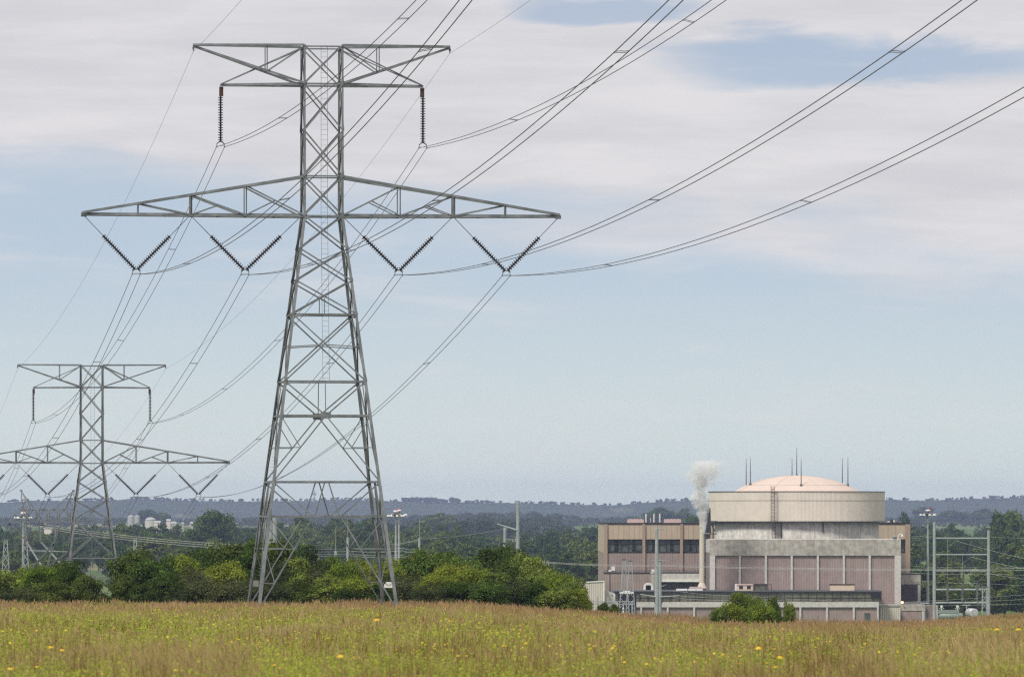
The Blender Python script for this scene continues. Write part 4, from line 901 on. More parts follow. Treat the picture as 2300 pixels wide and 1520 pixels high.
for i, y in enumerate((1203, 1271, 1286, 1302)):
    wire([(2050, y), (2220, y + (2, 1, 2, 8)[i]), (2420, y + (4, -3, 3, 14)[i])], (1400, 1352, 1300), 'level wire %s of four passing behind the steel gantry' % ('first', 'second', 'third', 'fourth')[i] + ' from the top', .018, .2)
for px, y0, y1 in ((2128, 1208, 1305), (2162, 1245, 1305)): wire([(px, y0), (px + 1, y1)], (1349.4, 1349.4), 'hanging dropper wire of the steel gantry, %s one' % ('left' if px < 2150 else 'right'), .02, 0)

# farm far across the valley
def silo(px, yt, yb, wpx, Y, lb):
    g0 = float(ground(X(px, Y), Y)) - .3; u = empty('grain_silo', (X(px, Y), Y, g0), lb, 'silo', 'grain silos of the far farm'); rr = wpx / 2 / F * Y; ze = Z(yt + wpx * .22, Y) - g0; za = Z(yt, Y) - g0
    MB().lathe((0, 0, 0), (0, 0, 1), [(0, rr), (ze, rr)], 20).build('barrel', M['silo'], u, smooth=False); MB().lathe((0, 0, 0), (0, 0, 1), [(ze + .05, rr * 1.02), (za, rr * .1)], 20).build('roof', M['silo'], u)
silo(294, 1156, 1172, 15, 4600, 'white grain silo at the far farm, left one of two'); silo(308, 1156, 1172, 12, 4620, 'white grain silo at the far farm, right one of two')
def dome_shed(px, yt, wpx, Y, lb):
    g0 = float(ground(X(px, Y), Y)) - .3; u = empty('domed_store', (X(px, Y), Y, g0), lb, 'storage dome'); rr = wpx / 2 / F * Y; za = Z(yt, Y) - g0; h = 2.3
    MB().lathe((0, 0, 0), (0, 0, 1), [(0, rr), (za - h, rr)], 24).build('wall', M['concrete_light'], u); MB().lathe((0, 0, 0), (0, 0, 1), [(za - h + .05, rr)] + [(za - h + h * math.sin(t_), rr * math.cos(t_)) for t_ in (.3, .6, .9, 1.2, 1.5)], 24).build('dome', M['silo'], u, smooth=True)
dome_shed(338, 1161, 25, 4700, 'wide white domed store right of the far silos')
for i, (px, y, wx, lb) in enumerate(((353, 1169, 14, 'long low pale barn by the domed store'), (378, 1165, 9, 'small pinkish farmhouse far across the valley'), (389, 1171, 13, 'white farm shed beyond the treetops'), (410, 1172, 4, 'tiny white shed on the far green field'),
                                     (430, 1171, 5, 'tiny white barn right end of the far farm'), (298, 1178, 5, 'small white hut just above the treetops'), (316, 1177, 4, 'small white hut right of the other hut'))):
    Y = 4500. + i * 20; g0 = float(ground(X(px, Y), Y)) - .3; u = empty('farm_building', (X(px, Y), Y, g0), lb, 'barn'); h = max(2.5, Z(y, Y) - g0); L = wx / F * Y / 2
    mb = MB(); mb.box(-L, L, 0, 8, 0, h - 1.2).build('wall', M['barn' if i in (0, 1) else 'silo'], u)
    mb = MB(); mb.add([(-L - .3, -.3, h - 1.19), (L + .3, -.3, h - 1.19), (L + .3, 8.3, h - 1.19), (-L - .3, 8.3, h - 1.19), (-L, 4, h), (L, 4, h)], [(0, 1, 5, 4), (2, 3, 4, 5), (0, 4, 3), (1, 2, 5), (3, 2, 1, 0)]); mb.build('roof', M['silo'], u)
for px, y, Y, wx, lb in ((108, 1184, 3900, 18, 'pale flat building seen behind the two-peaked tower'), (745, 1178, 5200, 34, 'long pale roofed building between the big pylon legs on the plain'), (1088, 0, 0, 0, '')):
    if not Y: continue
    g0 = float(ground(X(px, Y), Y)) - .3; u = empty('far_building', (X(px, Y), Y, g0), lb, 'building'); h = Z(y, Y) - g0; L = wx / F * Y / 2
    MB().box(-L, L, 0, 12, 0, h - .5).build('wall', M['barn'], u); MB().box(-L - .4, L + .4, -.4, 12.4, h - .49, h).build('roof', M['silo'], u)
# radio mast on the ridge
u = empty('radio_mast', (X(706, 12900), 12900, 8), 'faint radio mast on the far ridge behind the big pylon', 'mast'); hh = Z(1101, 12900) - 8
MB().lathe((0, 0, 0), (0, 0, hh), [(0, 1.2), (hh, .9)], 6).build('mast', M['steel_pale'], u); MB().box(-3.5, 3.5, -1, 1, hh - 9, hh - 4).box(-2.5, 2.5, -1, 1, hh - 16, hh - 13).build('antenna', M['steel_pale'], u)
# ---------------------------------------------------------------- foliage
def leaves(cent, rad, n, size, rs, flat=.75, inner=.25):
    """n leaf quads on the skins of blobs; returns verts (4n,3), tint (n,3)"""
    k = rs.choice(len(cent), n, p=(rad ** 2) / (rad ** 2).sum())
    d = rs.normal(size=(n, 3)); d /= np.linalg.norm(d, axis=1)[:, None]
    d[:, 2] = np.where((d[:, 2] < 0) & (rs.rand(n) < .45), -d[:, 2], d[:, 2])
    rr = rad[k] * (1 - inner * rs.rand(n) ** 2) * (1 + .10 * rs.normal(size=n))
    p = cent[k] + d * rr[:, None] * np.array([1, 1, flat])
    nrm = d + rs.normal(size=(n, 3)) * .55 + np.array([0, 0, .35]); nrm /= np.linalg.norm(nrm, axis=1)[:, None]
    a = np.cross(nrm, rs.normal(size=(n, 3))); a /= np.linalg.norm(a, axis=1)[:, None]; b = np.cross(nrm, a)
    s = size * (.6 + .8 * rs.rand(n))[:, None]
    v = np.stack([p - a * s * .5, p + b * s * .38, p + a * s * .5, p - b * s * .38], 1).reshape(-1, 3)
    bl = .7 + .6 * rs.rand(len(cent)); t = (bl[k] * (.6 + .8 * rs.rand(n)))[:, None] * (1 + .08 * rs.normal(size=(n, 3)))
    return v, t
def quads(n): return np.arange(4 * n).reshape(n, 4)
def blobs(rs, nb, rx, ry, z0, z1, r0, r1, shape='round'):
    c = []; r = []
    while len(c) < nb:
        p = rs.uniform(-1, 1, 3); q = np.linalg.norm(p)
        if q > 1 or q < .35: continue
        zc = (p[2] + 1) / 2
        if shape == 'bush' and zc < .25 and rs.rand() < .3: continue
        wdt = 1.0 if shape != 'tall' else (1 - .45 * zc)
        lob = 1 + .22 * math.sin(3 * math.atan2(p[1], p[0]) + len(c))
        c.append([p[0] * rx * wdt * lob, p[1] * ry * wdt * lob, z0 + (z1 - z0) * zc * (1 - .25 * rs.rand() * (q > .7))]); r.append(rs.uniform(r0, r1) * (1.15 - .35 * q))
    return np.array(c), np.array(r)
HIDE = []
def proto_tree(name, cat_, seed, H, rx, nb, nl, ls, matn, shape='round', z0f=.18, stems=1, far=False, dead=0):
    rs = np.random.RandomState(seed); r = empty(name, (0, 0, 0), 'x', cat_); HIDE.append(r)
    c, rd = blobs(rs, nb, rx * .80, rx * .80, H * z0f, H * .90, rx * .16, rx * .40, shape)
    v, t_ = leaves(c, rd, nl, ls, rs)
    # stray twigs
    k = rs.choice(len(c), nl // 10); d = rs.normal(size=(len(k), 3)); d /= np.linalg.norm(d, axis=1)[:, None]; d[:, 2] = abs(d[:, 2]) * .8
    cc = c[k] + d * (rd[k] * (1.05 + .35 * rs.rand(len(k))))[:, None]; v2, t2 = leaves(cc, np.full(len(cc), ls * .8), len(cc) * 2, ls * .8, rs)
    v = np.concatenate([v, v2]); t_ = np.concatenate([t_, t2])
    kz = H / np.percentile(v[:, 2], 99.7); kx = rx / np.percentile(np.abs(v[:, 0]), 99.0)
    v = v * np.array([kx, kx, kz]); c = c * np.array([kx, kx, kz])
    np_mesh('crown', v, quads(len(t_)), M[matn], t_, r)
    mb = MB()
    for s_ in range(stems):
        bx = (s_ - (stems - 1) / 2) * rx * .3; top = Vector((bx * 1.6, rs.uniform(-.2, .2) * rx, H * .55))
        L = (top - Vector((bx, 0, -.3))).length; tr = H * .017 + .03
        mb.lathe((bx, 0, -.3), top, [(0, tr * 1.4), (L * .08, tr), (L * .6, tr * .7), (L, tr * .35)], 7)
        for j in range(0, len(c), max(1, len(c) // 9)):
            b0 = Vector((bx, 0, -.3)).lerp(top, rs.uniform(.45, .95)); mb.tube(b0, Vector(c[j]) , tr * .4, tr * .12, n=5)
    mb.build('trunk', M['bark'], r)
    return r
def place(proto, x, y, z, sx, sz, rz, label, group, first=set()):
    o = proto if proto.name not in first else copy_tree(proto)
    first.add(proto.name)
    o.location = (x, y, z); o.scale = (sx, sx, sz); o.rotation_euler = (0, 0, rz)
    o['label'] = label; o['group'] = group
    return o
def copy_with(proto, matn):
    c = copy_tree(proto)
    for ch in c.children:
        if ch.name.startswith('crown'):
            ch.data = ch.data.copy(); ch.data.materials[0] = M[matn]
    return c
# hedge bushes: unit size (height about 1 scaled), leaf size fits 450 m distance
BH = 4.2
bush = {}
for i, (m_, nb, nl, ls) in enumerate((('leaf_dark', 38, 9000, .15), ('leaf', 42, 9000, .15), ('leaf_bright', 34, 8000, .14), ('leaf_grey', 60, 9000, .12), ('leaf', 26, 7000, .17), ('leaf_dark', 30, 9000, .16), ('leaf_bright', 48, 8000, .13), ('leaf_dark', 50, 9000, .13))):
    bush.setdefault(m_, []).append(proto_tree('bush', 'bush', 20 + i, BH, 2.1, nb, nl, ls, m_, 'bush', .06, 3))
def whereabouts(px):
    for lim, txt in ((60, 'at the far left edge of the hedge'), (240, 'left of the foot of the second pylon'), (380, 'right of the foot of the second pylon'), (540, 'in the hedge between the two pylons'),
                     (700, 'behind the left legs of the big pylon'), (860, 'between the right legs of the big pylon'), (1010, 'just right of the big pylon'), (1180, 'below the tall weathered pole'), (1400, 'at the right end of the hedge')):
        if px < lim: return txt
    return 'in front of the power station'
TONE = dict(leaf_dark='dark green bush', leaf='mid green leafy bush', leaf_bright='yellow green shrub', leaf_grey='greyish green scrub bush')
BL = []  # px, top row, width px, Y, tone
D, L_, B_, G_ = 'leaf_dark', 'leaf', 'leaf_bright', 'leaf_grey'
BL += [(-30, 1272, 90, 500, L_), (20, 1276, 100, 485, L_), (52, 1282, 60, 505, D), (95, 1270, 92, 452, B_), (128, 1264, 90, 458, D), (165, 1258, 100, 450, D), (196, 1292, 66, 446, D), (120, 1305, 120, 447, D), (60, 1315, 60, 446, G_),
       (10, 1318, 90, 446, G_), (225, 1330, 50, 446, G_), (250, 1338, 50, 470, L_), (300, 1236, 104, 455, D), (342, 1252, 104, 452, L_), (280, 1290, 60, 448, D), (372, 1286, 70, 447, D), (320, 1312, 60, 444, D), (402, 1248, 80, 470, B_), (425, 1272, 90, 455, G_),
       (440, 1236, 110, 490, D), (480, 1226, 110, 492, D), (392, 1322, 60, 446, G_), (455, 1300, 130, 448, G_), (505, 1262, 80, 460, B_), (520, 1300, 100, 447, G_), (530, 1222, 110, 480, D), (560, 1250, 110, 465, D), (592, 1212, 110, 476, L_), (560, 1300, 80, 446, G_),
       (640, 1216, 110, 470, D), (625, 1262, 110, 455, G_), (690, 1224, 90, 468, D), (668, 1252, 90, 455, L_), (610, 1305, 90, 446, G_), (670, 1300, 90, 447, D), (712, 1262, 90, 460, G_), (745, 1250, 90, 470, L_), (772, 1262, 90, 455, B_), (735, 1296, 100, 448, L_),
       (800, 1254, 80, 472, L_), (828, 1268, 90, 456, B_), (800, 1300, 90, 447, B_), (780, 1322, 60, 444, D), (862, 1258, 90, 470, B_), (905, 1258, 90, 480, D), (880, 1286, 90, 455, G_), (850, 1312, 80, 446, D), (930, 1246, 80, 485, L_), (925, 1290, 100, 450, G_),
       (968, 1234, 100, 478, L_), (1005, 1240, 90, 482, L_), (1045, 1250, 90, 474, L_), (1012, 1268, 110, 455, B_), (1060, 1276, 110, 452, B_), (980, 1290, 90, 448, B_), (962, 1310, 80, 445, G_), (1088, 1232, 100, 478, D), (1122, 1226, 90, 480, D), (1160, 1234, 90, 476, D), (1030, 1306, 100, 446, D),
       (1110, 1286, 100, 450, L_), (1150, 1262, 110, 460, D), (1188, 1244, 90, 468, L_), (1098, 1308, 90, 445, L_), (1210, 1270, 90, 458, L_), (1160, 1300, 110, 448, G_), (1235, 1290, 80, 454, L_), (1212, 1312, 80, 446, D), (1262, 1286, 84, 452, B_), (1284, 1300, 64, 450, L_), (1250, 1322, 80, 445, L_), (1298, 1320, 52, 446, B_),
       (1310, 1340, 40, 448, L_), (1355, 1352, 26, 440, D), (1377, 1356, 26, 436, D),
       (1616, 1362, 40, 392, L_), (1640, 1352, 46, 398, B_), (1660, 1330, 54, 400, L_), (1690, 1335, 60, 402, L_), (1712, 1352, 46, 396, B_), (1738, 1341, 38, 402, L_), (1773, 1351, 26, 404, L_)]
rs = np.random.RandomState(77)
for px, yt, wpx, Y, tone in BL:
    ps = bush[tone]; p = ps[rs.randint(len(ps))]; x = X(px, Y); z = float(ground(x, Y)) - .1
    h = Z(yt, Y) - z; wd = wpx * 1.12 / F * Y
    place(p, x, Y, z, wd / 4.2, h / BH, rs.uniform(0, 6.28), TONE[tone] + ' ' + whereabouts(px), 'bushes of the hedge' if px < 1400 else 'bushes before the station')

# wood across the valley
TX = [-60, 0, 50, 100, 150, 200, 250, 300, 330, 380, 430, 455, 500, 530, 550, 590, 640, 690, 700, 735, 745, 850, 900, 950, 1010, 1060, 1100, 1150, 1210, 1260, 1300, 1343, 2044, 2090, 2110, 2180, 2195, 2228, 2240, 2300, 2360]
TY = [1178, 1176, 1186, 1188, 1184, 1178, 1174, 1171, 1171, 1172, 1176, 1150, 1150, 1165, 1180, 1164, 1160, 1158, 1186, 1188, 1160, 1162, 1182, 1172, 1172, 1186, 1200, 1198, 1185, 1184, 1184, 1170, 1176, 1175, 1170, 1176, 1196, 1170, 1152, 1156, 1165]
trees = [proto_tree('broadleaf_tree', 'tree', 60 + i, 20., 6.8, nb, 5200, .95, 'leaf_wood', sh, z0, 1) for i, (nb, sh, z0) in enumerate(((34, 'round', .14), (42, 'round', .10), (30, 'tall', .12), (50, 'round', .08), (38, 'tall', .10)))]
SEG = ((300, 'left of the second pylon and behind it'), (560, 'behind the hedge between the pylons'), (900, 'seen through the legs of the big pylon'), (1350, 'between the big pylon and the power station'), (9999, 'right of the power station'))
n = 0
for Y, step, dt, jit in ((3350, 10.5, 0, 5), (3050, 10.5, 10, 6), (2700, 10.5, 24, 8), (2400, 10.5, 38, 9), (2100, 10.5, 52, 8), (1850, 10, 84, 12), (1700, 8, 118, 14), (1620, 8, 140, 12)):
    xx = X(-60, Y)
    while xx < X(2360, Y):
        xx += step * rs.uniform(.75, 1.25); px = 1150 + xx / Y * F
        if 1375 < px < 2030: continue
        yt = np.interp(px, TX, TY) + dt + abs(rs.normal()) * jit
        Yj = Y + rs.uniform(-90, 90)
        if Y < 2900 and Y > 2000 and rs.rand() < .14: continue
        if Y <= 1850 and px < 2045: continue
        if 1850 < Y <= 2400 and 195 < px < 250: continue        # green opening on the valley floor
        if Y == 2100 and px < 900 and rs.rand() < .4: continue
        h = Z(yt, Yj) - VZ
        if h < 4: continue
        lab = ('tall', 'rounded', 'low')[0 if h > 21 else 1 if h > 14 else 2] + ' tree in the wood, ' + next(s_ for l_, s_ in SEG if px < l_)
        place(trees[rs.randint(5)], X(px, Yj), Yj, VZ - .2, rs.uniform(.78, 1.15) * (.6 + .4 * h / 20), h / 20, rs.uniform(0, 6.28), lab, 'trees of the wood across the valley'); n += 1
for px, yt, Y, w_, lb in ((470, 1149, 2650, 1.1, 'tallest round tree above the hedge between the pylons'), (498, 1156, 2700, 1.0, 'tall tree touching the tallest one between the pylons'), (2031, 1150, 3700, .55, 'small lone treetop just right of the station roof'),
                          (2245, 1152, 2600, .9, 'tall tree behind the right post of the steel frame'), (2278, 1150, 2640, .9, 'tall tree near the right edge of the picture')):
    place(trees[rs.randint(5)], X(px, Y), Y, VZ, w_, (Z(yt, Y) - VZ) / 20, rs.uniform(0, 6), lb, 'trees of the wood across the valley')
for px, yt, Y, w_, lb in ((990, 1152, 5200, 1.9, 'tall dark clump tree far off right of the floodlights'), (965, 1158, 5250, 1.6, 'dark tree left of the tall far clump'), (2073, 1138, 8200, 2.1, 'far rounded tree left of the lone floodlight mast'), (2213, 1142, 8300, 3.0, 'far large round tree on the plain behind the steel frame'),
                          (2140, 1146, 8300, 3.0, 'far bluish tree clump above the wood at right'), (2165, 1150, 8350, 2.4, 'far bluish tree right of the first clump'), (333, 1145, 6800, 1.8, 'dark tree above the far white domed store'), (322, 1152, 6820, 1.5, 'dark tree behind the far silos'), (366, 1151, 6800, 1.4, 'small dark tree right of the far dome'),
                          (1480, 1140, 6500, 2.6, 'bluish tree behind the roof vents of the turbine hall'), (1535, 1142, 6500, 2.0, 'bluish tree left of the steam plume'), (1500, 1146, 6550, 2.6, 'low bluish tree behind the turbine hall'), (1560, 1160, 3600, 1.0, 'green treetop just left of the cream stack')):
    g0 = float(ground(X(px, Y), Y)); place(trees[rs.randint(5)], X(px, Y), Y, g0, w_, (Z(yt, Y) - g0) / 20, rs.uniform(0, 6), lb, 'single trees on the plain')
# far belts of woodland on the plain, each one mass
def belt(Y, depth, top, seed, nper, x0=-120, x1=2420, amp=4, gaps=()):
    rs = np.random.RandomState(seed); V = []; T = []; xs = X(x0, Y)
    cs = []; rd = []
    while xs < X(x1, Y):
        xs += rs.uniform(5, 11); px = 1150 + xs / Y * F
        if any(a < px < b for a, b in gaps): continue
        yq = Y + rs.uniform(0, depth); yt = (top(px) if callable(top) else top) + rs.uniform(-amp, amp); gz = float(ground(xs, yq)); h = max(4, Z(yt, yq) - gz)
        for _ in range(5): cs.append([xs + rs.uniform(-5, 5), yq + rs.uniform(-5, 5), gz + h * rs.uniform(.15, .78)]); rd.append(h * rs.uniform(.16, .30) + 1.2)
        cs.append([xs, yq, gz + h * .8]); rd.append(h * .2)
    v, t_ = leaves(np.array(cs), np.array(rd), nper, 1.25 * Y / 4500, rs)
    o = np_mesh('distant_wood', v, quads(nper), M['leaf_far'], t_); tag(o, kind='stuff'); return o
belt(4300, 200, lambda p: np.interp(p, [0, 260, 900, 1010, 1060, 1340, 1400, 2060, 2110, 2200, 2230], [1190, 1193, 1170, 1168, 1164, 1190, 1200, 1185, 1180, 1196, 1180]), 11, 60000, gaps=((262, 440), (560, 600), (700, 760)))
belt(5600, 250, lambda p: np.interp(p, [0, 240, 270, 450, 900, 1060, 1240, 1320, 2040, 2300], [1176, 1180, 1184, 1186, 1172, 1160, 1162, 1185, 1182, 1180]), 12, 60000, gaps=((270, 330), (390, 440), (1280, 1300), (2110, 2230)))
belt(7600, 350, lambda p: np.interp(p, [0, 200, 420, 470, 900, 1100, 1150, 1300, 2000, 2300], [1158, 1164, 1172, 1164, 1158, 1150, 1146, 1158, 1166, 1168]), 13, 60000, amp=4)
belt(9300, 350, lambda p: np.interp(p, [0, 400, 900, 1200, 1340, 1400, 2000, 2300], [1162, 1166, 1156, 1158, 1164, 1162, 1163, 1166]), 14, 50000, amp=3)
belt(11300, 300, lambda p: 1167, 15, 30000, amp=4)
# ridge-top trees that stand out
rs = np.random.RandomState(5); cs = []; rd = []
for px in list(rs.uniform(905, 1030, 34)) + list(rs.uniform(20, 380, 60)) + list(rs.uniform(380, 2300, 260)):
    xx = X(px, 12880); z = Z(np.interp(px, HX, HT), 12880) - 4; s_ = (1.45 if 905 < px < 1030 else .75)
    h = rs.uniform(5, 11) * s_ * .62
    for _ in range(4): cs.append([xx + rs.uniform(-3, 3), 12880 + rs.uniform(-8, 8), z + h * rs.uniform(.1, .8)]); rd.append(h * .35)
v, t_ = leaves(np.array(cs), np.array(rd), 16000, 3.0, rs); tag(np_mesh('ridge_wood', v, quads(16000), M['leaf_far'], t_), kind='stuff')

# ---------------------------------------------------------------- meadow
def vnoise(x, y, s, seed):
    x = x / s; y = y / s; ix = np.floor(x).astype(np.int64); iy = np.floor(y).astype(np.int64); fx = x - ix; fy = y - iy; fx = fx * fx * (3 - 2 * fx); fy = fy * fy * (3 - 2 * fy)
    def h(a, b):
        n = (a * 374761393 + b * 668265263 + seed * 974711) & 0x7fffffff; n = ((n ^ (n >> 13)) * 1274126177) & 0x7fffffff; return (n & 0xffff) / 65535.
    return (h(ix, iy) * (1 - fx) + h(ix + 1, iy) * fx) * (1 - fy) + (h(ix, iy + 1) * (1 - fx) + h(ix + 1, iy + 1) * fx) * fy
def scatter(rs, n, y0, y1, power=0.0):
    y = np.exp(rs.uniform(math.log(y0), math.log(y1), n)) if power else rs.uniform(y0, y1, n)
    return rs.uniform(-.088, .088, n) * y, y
def greenness(x, y):
    ys_ = y * .30
    g_ = .5 + 1.45 * (.5 * vnoise(x, ys_, 2.0, 1) + .3 * vnoise(x, ys_, .9, 2) + .2 * vnoise(x, ys_, .45, 3) - .5)
    left = np.clip(-x / np.maximum(y, 1) * 5, -.3, .3) * .22 + np.interp(y, [80, 105, 150, 300, 400], [0.09, .16, .17, .08, -.07])
    return g_ + left
def blades(name, x, y, h, wd, lean, tint, matn, rs, seg=2):
    n = len(x); z = ground(x, y) - .05; a = rs.uniform(0, math.pi, n); ca, sa = np.cos(a), np.sin(a); la = rs.uniform(0, 6.28, n)
    lx, ly = np.cos(la) * lean * h, np.sin(la) * lean * h
    def pt(f, s): return np.stack([x + lx * f * f + ca * wd * s, y + ly * f * f + sa * wd * s, z + h * f], -1)
    if seg == 1: v = np.stack([pt(0, -.5), pt(0, .5), pt(1, .15), pt(1, -.15)], 1).reshape(-1, 3); f = np.arange(4 * n).reshape(n, 4); tt = tint
    else:
        v = np.stack([pt(0, -.5), pt(0, .5), pt(.55, .42), pt(.55, -.42), pt(1, .06), pt(1, -.06)], 1).reshape(-1, 3)
        b = np.arange(n)[:, None] * 6; f = np.concatenate([b + np.array([0, 1, 2, 3]), b + np.array([3, 2, 4, 5])], 1).reshape(-1, 4); tt = np.repeat(tint, 2, 0)
    o = np_mesh(name, v, f, M[matn], tt); tag(o, kind='stuff'); return o
rs = np.random.RandomState(21)
def col(a, b, k): return np.array(a)[None, :] * (1 - k[:, None]) + np.array(b)[None, :] * k[:, None]
N = 330000
x, y = scatter(rs, N, 62, 470, 1); g_ = greenness(x, y); keep = rs.rand(N) < np.clip((g_ - .38) * 6, .10, 1); x, y, g_ = x[keep], y[keep], g_[keep]; n = len(x)
h = rs.uniform(.35, .72, n) * (1 + .15 * rs.normal(size=n)); wd = .0045 * np.maximum(y / 84, 1) * rs.uniform(.7, 1.5, n)
blades('meadow_greens', x, y, h, wd, .25, col((.28, .33, .05), (.50, .50, .08), rs.rand(n)) * (.8 + .4 * rs.rand(n))[:, None], 'grass', rs)
# leafy forbs between the grasses: small leaf quads on short stems
N = 85000
x, y = scatter(rs, N, 64, 440, 1); g_ = greenness(x, y); keep = rs.rand(N) < np.clip((g_ - .42) * 5, .08, 1); x, y = x[keep], y[keep]
k_ = 9; hh = np.repeat(rs.uniform(.45, .85, len(x)), k_); tn = np.repeat(rs.rand(len(x)), k_); x = np.repeat(x, k_); y = np.repeat(y, k_); n = len(x); sp_ = .05 + .02 * y / 84
x = x + rs.normal(size=n) * sp_; y = y + rs.normal(size=n) * sp_ * 2; z = ground(x, y) + hh * rs.uniform(.45, 1.0, n)
nrm = rs.normal(size=(n, 3)) + np.array([0, -.5, .6]); nrm /= np.linalg.norm(nrm, axis=1)[:, None]; a_ = np.cross(nrm, rs.normal(size=(n, 3))); a_ /= np.linalg.norm(a_, axis=1)[:, None]; b_ = np.cross(nrm, a_)
s_ = (.022 * np.maximum(y / 84, 1) ** .8 * rs.uniform(.6, 1.5, n))[:, None]; p = np.stack([x, y, z], -1)
v = np.stack([p - a_ * s_, p + b_ * s_ * .35, p + a_ * s_, p - b_ * s_ * .35], 1).reshape(-1, 3)
tt = col((.25, .31, .05), (.50, .52, .09), np.clip(tn + rs.normal(size=n) * .15, 0, 1)); tag(np_mesh('meadow_forbs', v, quads(n), M['grass'], tt), kind='stuff')
N = 420000
x, y = scatter(rs, N, 62, 480, 1); g_ = greenness(x, y); keep = rs.rand(N) < np.clip((.53 - g_) * 6, .10, .9); x, y = x[keep], y[keep]; n = len(x)
h = rs.uniform(.45, .86, n) * (.9 + .25 * vnoise(x, y * .4, 2.5, 9)); wd = .004 * np.maximum(y / 84, 1) * rs.uniform(.7, 1.3, n)
bt = col((.33, .31, .10), (.54, .48, .19), rs.rand(n)); o = blades('meadow_grass', x, y, h, wd, .12, bt, 'grass', rs)
# seed heads on the brown grass
z = ground(x, y) - .05; k = rs.rand(n) < np.interp(y, [60, 250, 400], [.50, .55, .8]); x2, y2, h2 = x[k], y[k], h[k]; n2 = len(x2); z2 = z[k]
hh = rs.uniform(.10, .22, n2) * (1 + np.clip(y2 / 500, 0, .6)); ww = .010 * np.maximum(y2 / 84, 1) * rs.uniform(.6, 1.3, n2); la = rs.uniform(0, 6.28, n2); ln = rs.uniform(0, .25, n2) * h2
bx = x2 + np.cos(la) * ln * .7; by = y2 + np.sin(la) * ln * .7; tx = bx + np.cos(la) * ln * .6; ty = by + np.sin(la) * ln * .6
v = np.stack([np.stack([bx, by, z2 + h2 * .86], -1), np.stack([bx + ww * .6, by, z2 + h2 * .86 + hh * .5], -1), np.stack([tx, ty, z2 + h2 * .86 + hh], -1), np.stack([bx - ww * .6, by, z2 + h2 * .86 + hh * .45], -1)], 1).reshape(-1, 3)
tone = vnoise(x2, y2 * .3, 2.0, 33)
tt = col((.30, .205, .085), (.52, .40, .19), np.clip(tone * .7 + rs.rand(n2) * .5 - .1, 0, 1)) * np.stack([1 + 0 * y2, 1 - .14 * np.clip((y2 - 240) / 120, 0, 1), 1 + 0 * y2], -1); tag(np_mesh('grass_seed_heads', v, quads(n2), M['grass'], tt), kind='stuff')
# taller dark docks and green weeds in the foreground
N = 5200; x, y = scatter(rs, N, 66, 230, 1); kk = vnoise(x, y * .3, 1.4, 50) > .70; x, y = x[kk], y[kk]; x = np.repeat(x, 9) + rs.normal(size=len(x) * 9) * .035; y = np.repeat(y, 9) + rs.normal(size=len(y) * 9) * .05; n = len(x)
blades('dock_stalks', x, y, rs.uniform(.7, 1.02, n), .012 * np.maximum(y / 84, 1) * rs.uniform(.6, 1.2, n), .06, col((.17, .085, .04), (.26, .15, .07), rs.rand(n)), 'grass', rs)
# weeds scattered before the hedge and crest
N = 20000; px_ = rs.uniform(-60, 2360, N); y = rs.uniform(392, 452, N); x = (px_ - 1150) / F * y; n = N; tallk = vnoise(x, y, 2.2, 71)
blades('rough_weeds', x, y, rs.uniform(.5, 1.0, n) * (.55 + .8 * tallk), .05 * rs.uniform(.5, 1.3, n), .3, np.where((vnoise(x, y, 3.1, 72) > .5)[:, None], col((.13, .15, .045), (.22, .25, .06), rs.rand(n)), col((.26, .18, .10), (.36, .27, .16), rs.rand(n))), 'grass', rs)
# yellow flowers: far ones are uncountable, near ones are single plants
def flower_xy(N, y0, y1, th, seed):
    x, y = scatter(rs, N, y0, y1, 1); k = vnoise(x, y * .25, 1.3, seed) > th; return x[k], y[k]
x, y = flower_xy(15000, 100, 430, .70, 90); n = len(x); z = ground(x, y) + rs.uniform(.45, .8, n); s_ = .018 * (1 + y / 420) * rs.uniform(.6, 1.3, n)
v = np.stack([np.stack([x - s_, y, z], -1), np.stack([x, y - s_, z - s_ * .5], -1), np.stack([x + s_, y, z], -1), np.stack([x, y + s_, z + s_ * .55], -1)], 1).reshape(-1, 3)
tag(np_mesh('yellow_blossoms', v, quads(n), M['petal'], np.ones((n, 3)) * rs.uniform(.7, 1.1, n)[:, None]), kind='stuff')
fp = []
for q in range(3):
    r = empty('yellow_flower', (0, 0, 0), 'x', 'wildflower'); H = (.82, .9, .75)[q]; HIDE.append(r)
    MB().path([(0, 0, 0), (.01, .01, H * .5), (.0, .02, H)], .004, 5).build('stem', M['stemg'], r)
    mb = MB(); npet = (9, 8, 11)[q]; R_ = (.042, .036, .03)[q]; dr = (-.034, -.022, -.012)[q]
    for i in range(npet):
        a = 6.283 * i / npet; ca, sa = math.cos(a), math.sin(a); t_ = Vector((-sa, ca, 0)); o_ = Vector((ca, sa, 0)); c0 = Vector((0, .02, H))
        mb.add([c0 + o_ * .008 - t_ * .004, c0 + o_ * .008 + t_ * .004, c0 + o_ * R_ * .6 + t_ * .011 + Vector((0, 0, dr * .3)), c0 + o_ * R_ + t_ * .004 + Vector((0, 0, dr)), c0 + o_ * R_ - t_ * .004 + Vector((0, 0, dr)), c0 + o_ * R_ * .6 - t_ * .011 + Vector((0, 0, dr * .3))], [(0, 1, 2, 3, 4, 5)])
    mb.build('petals', M['petal2'], r)
    MB().lathe((0, .02, H - .006), (0, .02, H + .026), [(0, .009), (.01, .014), (.022, .012), (.032, .004)], 10).build('cone', M['conebr'], r)
    fp.append(r)
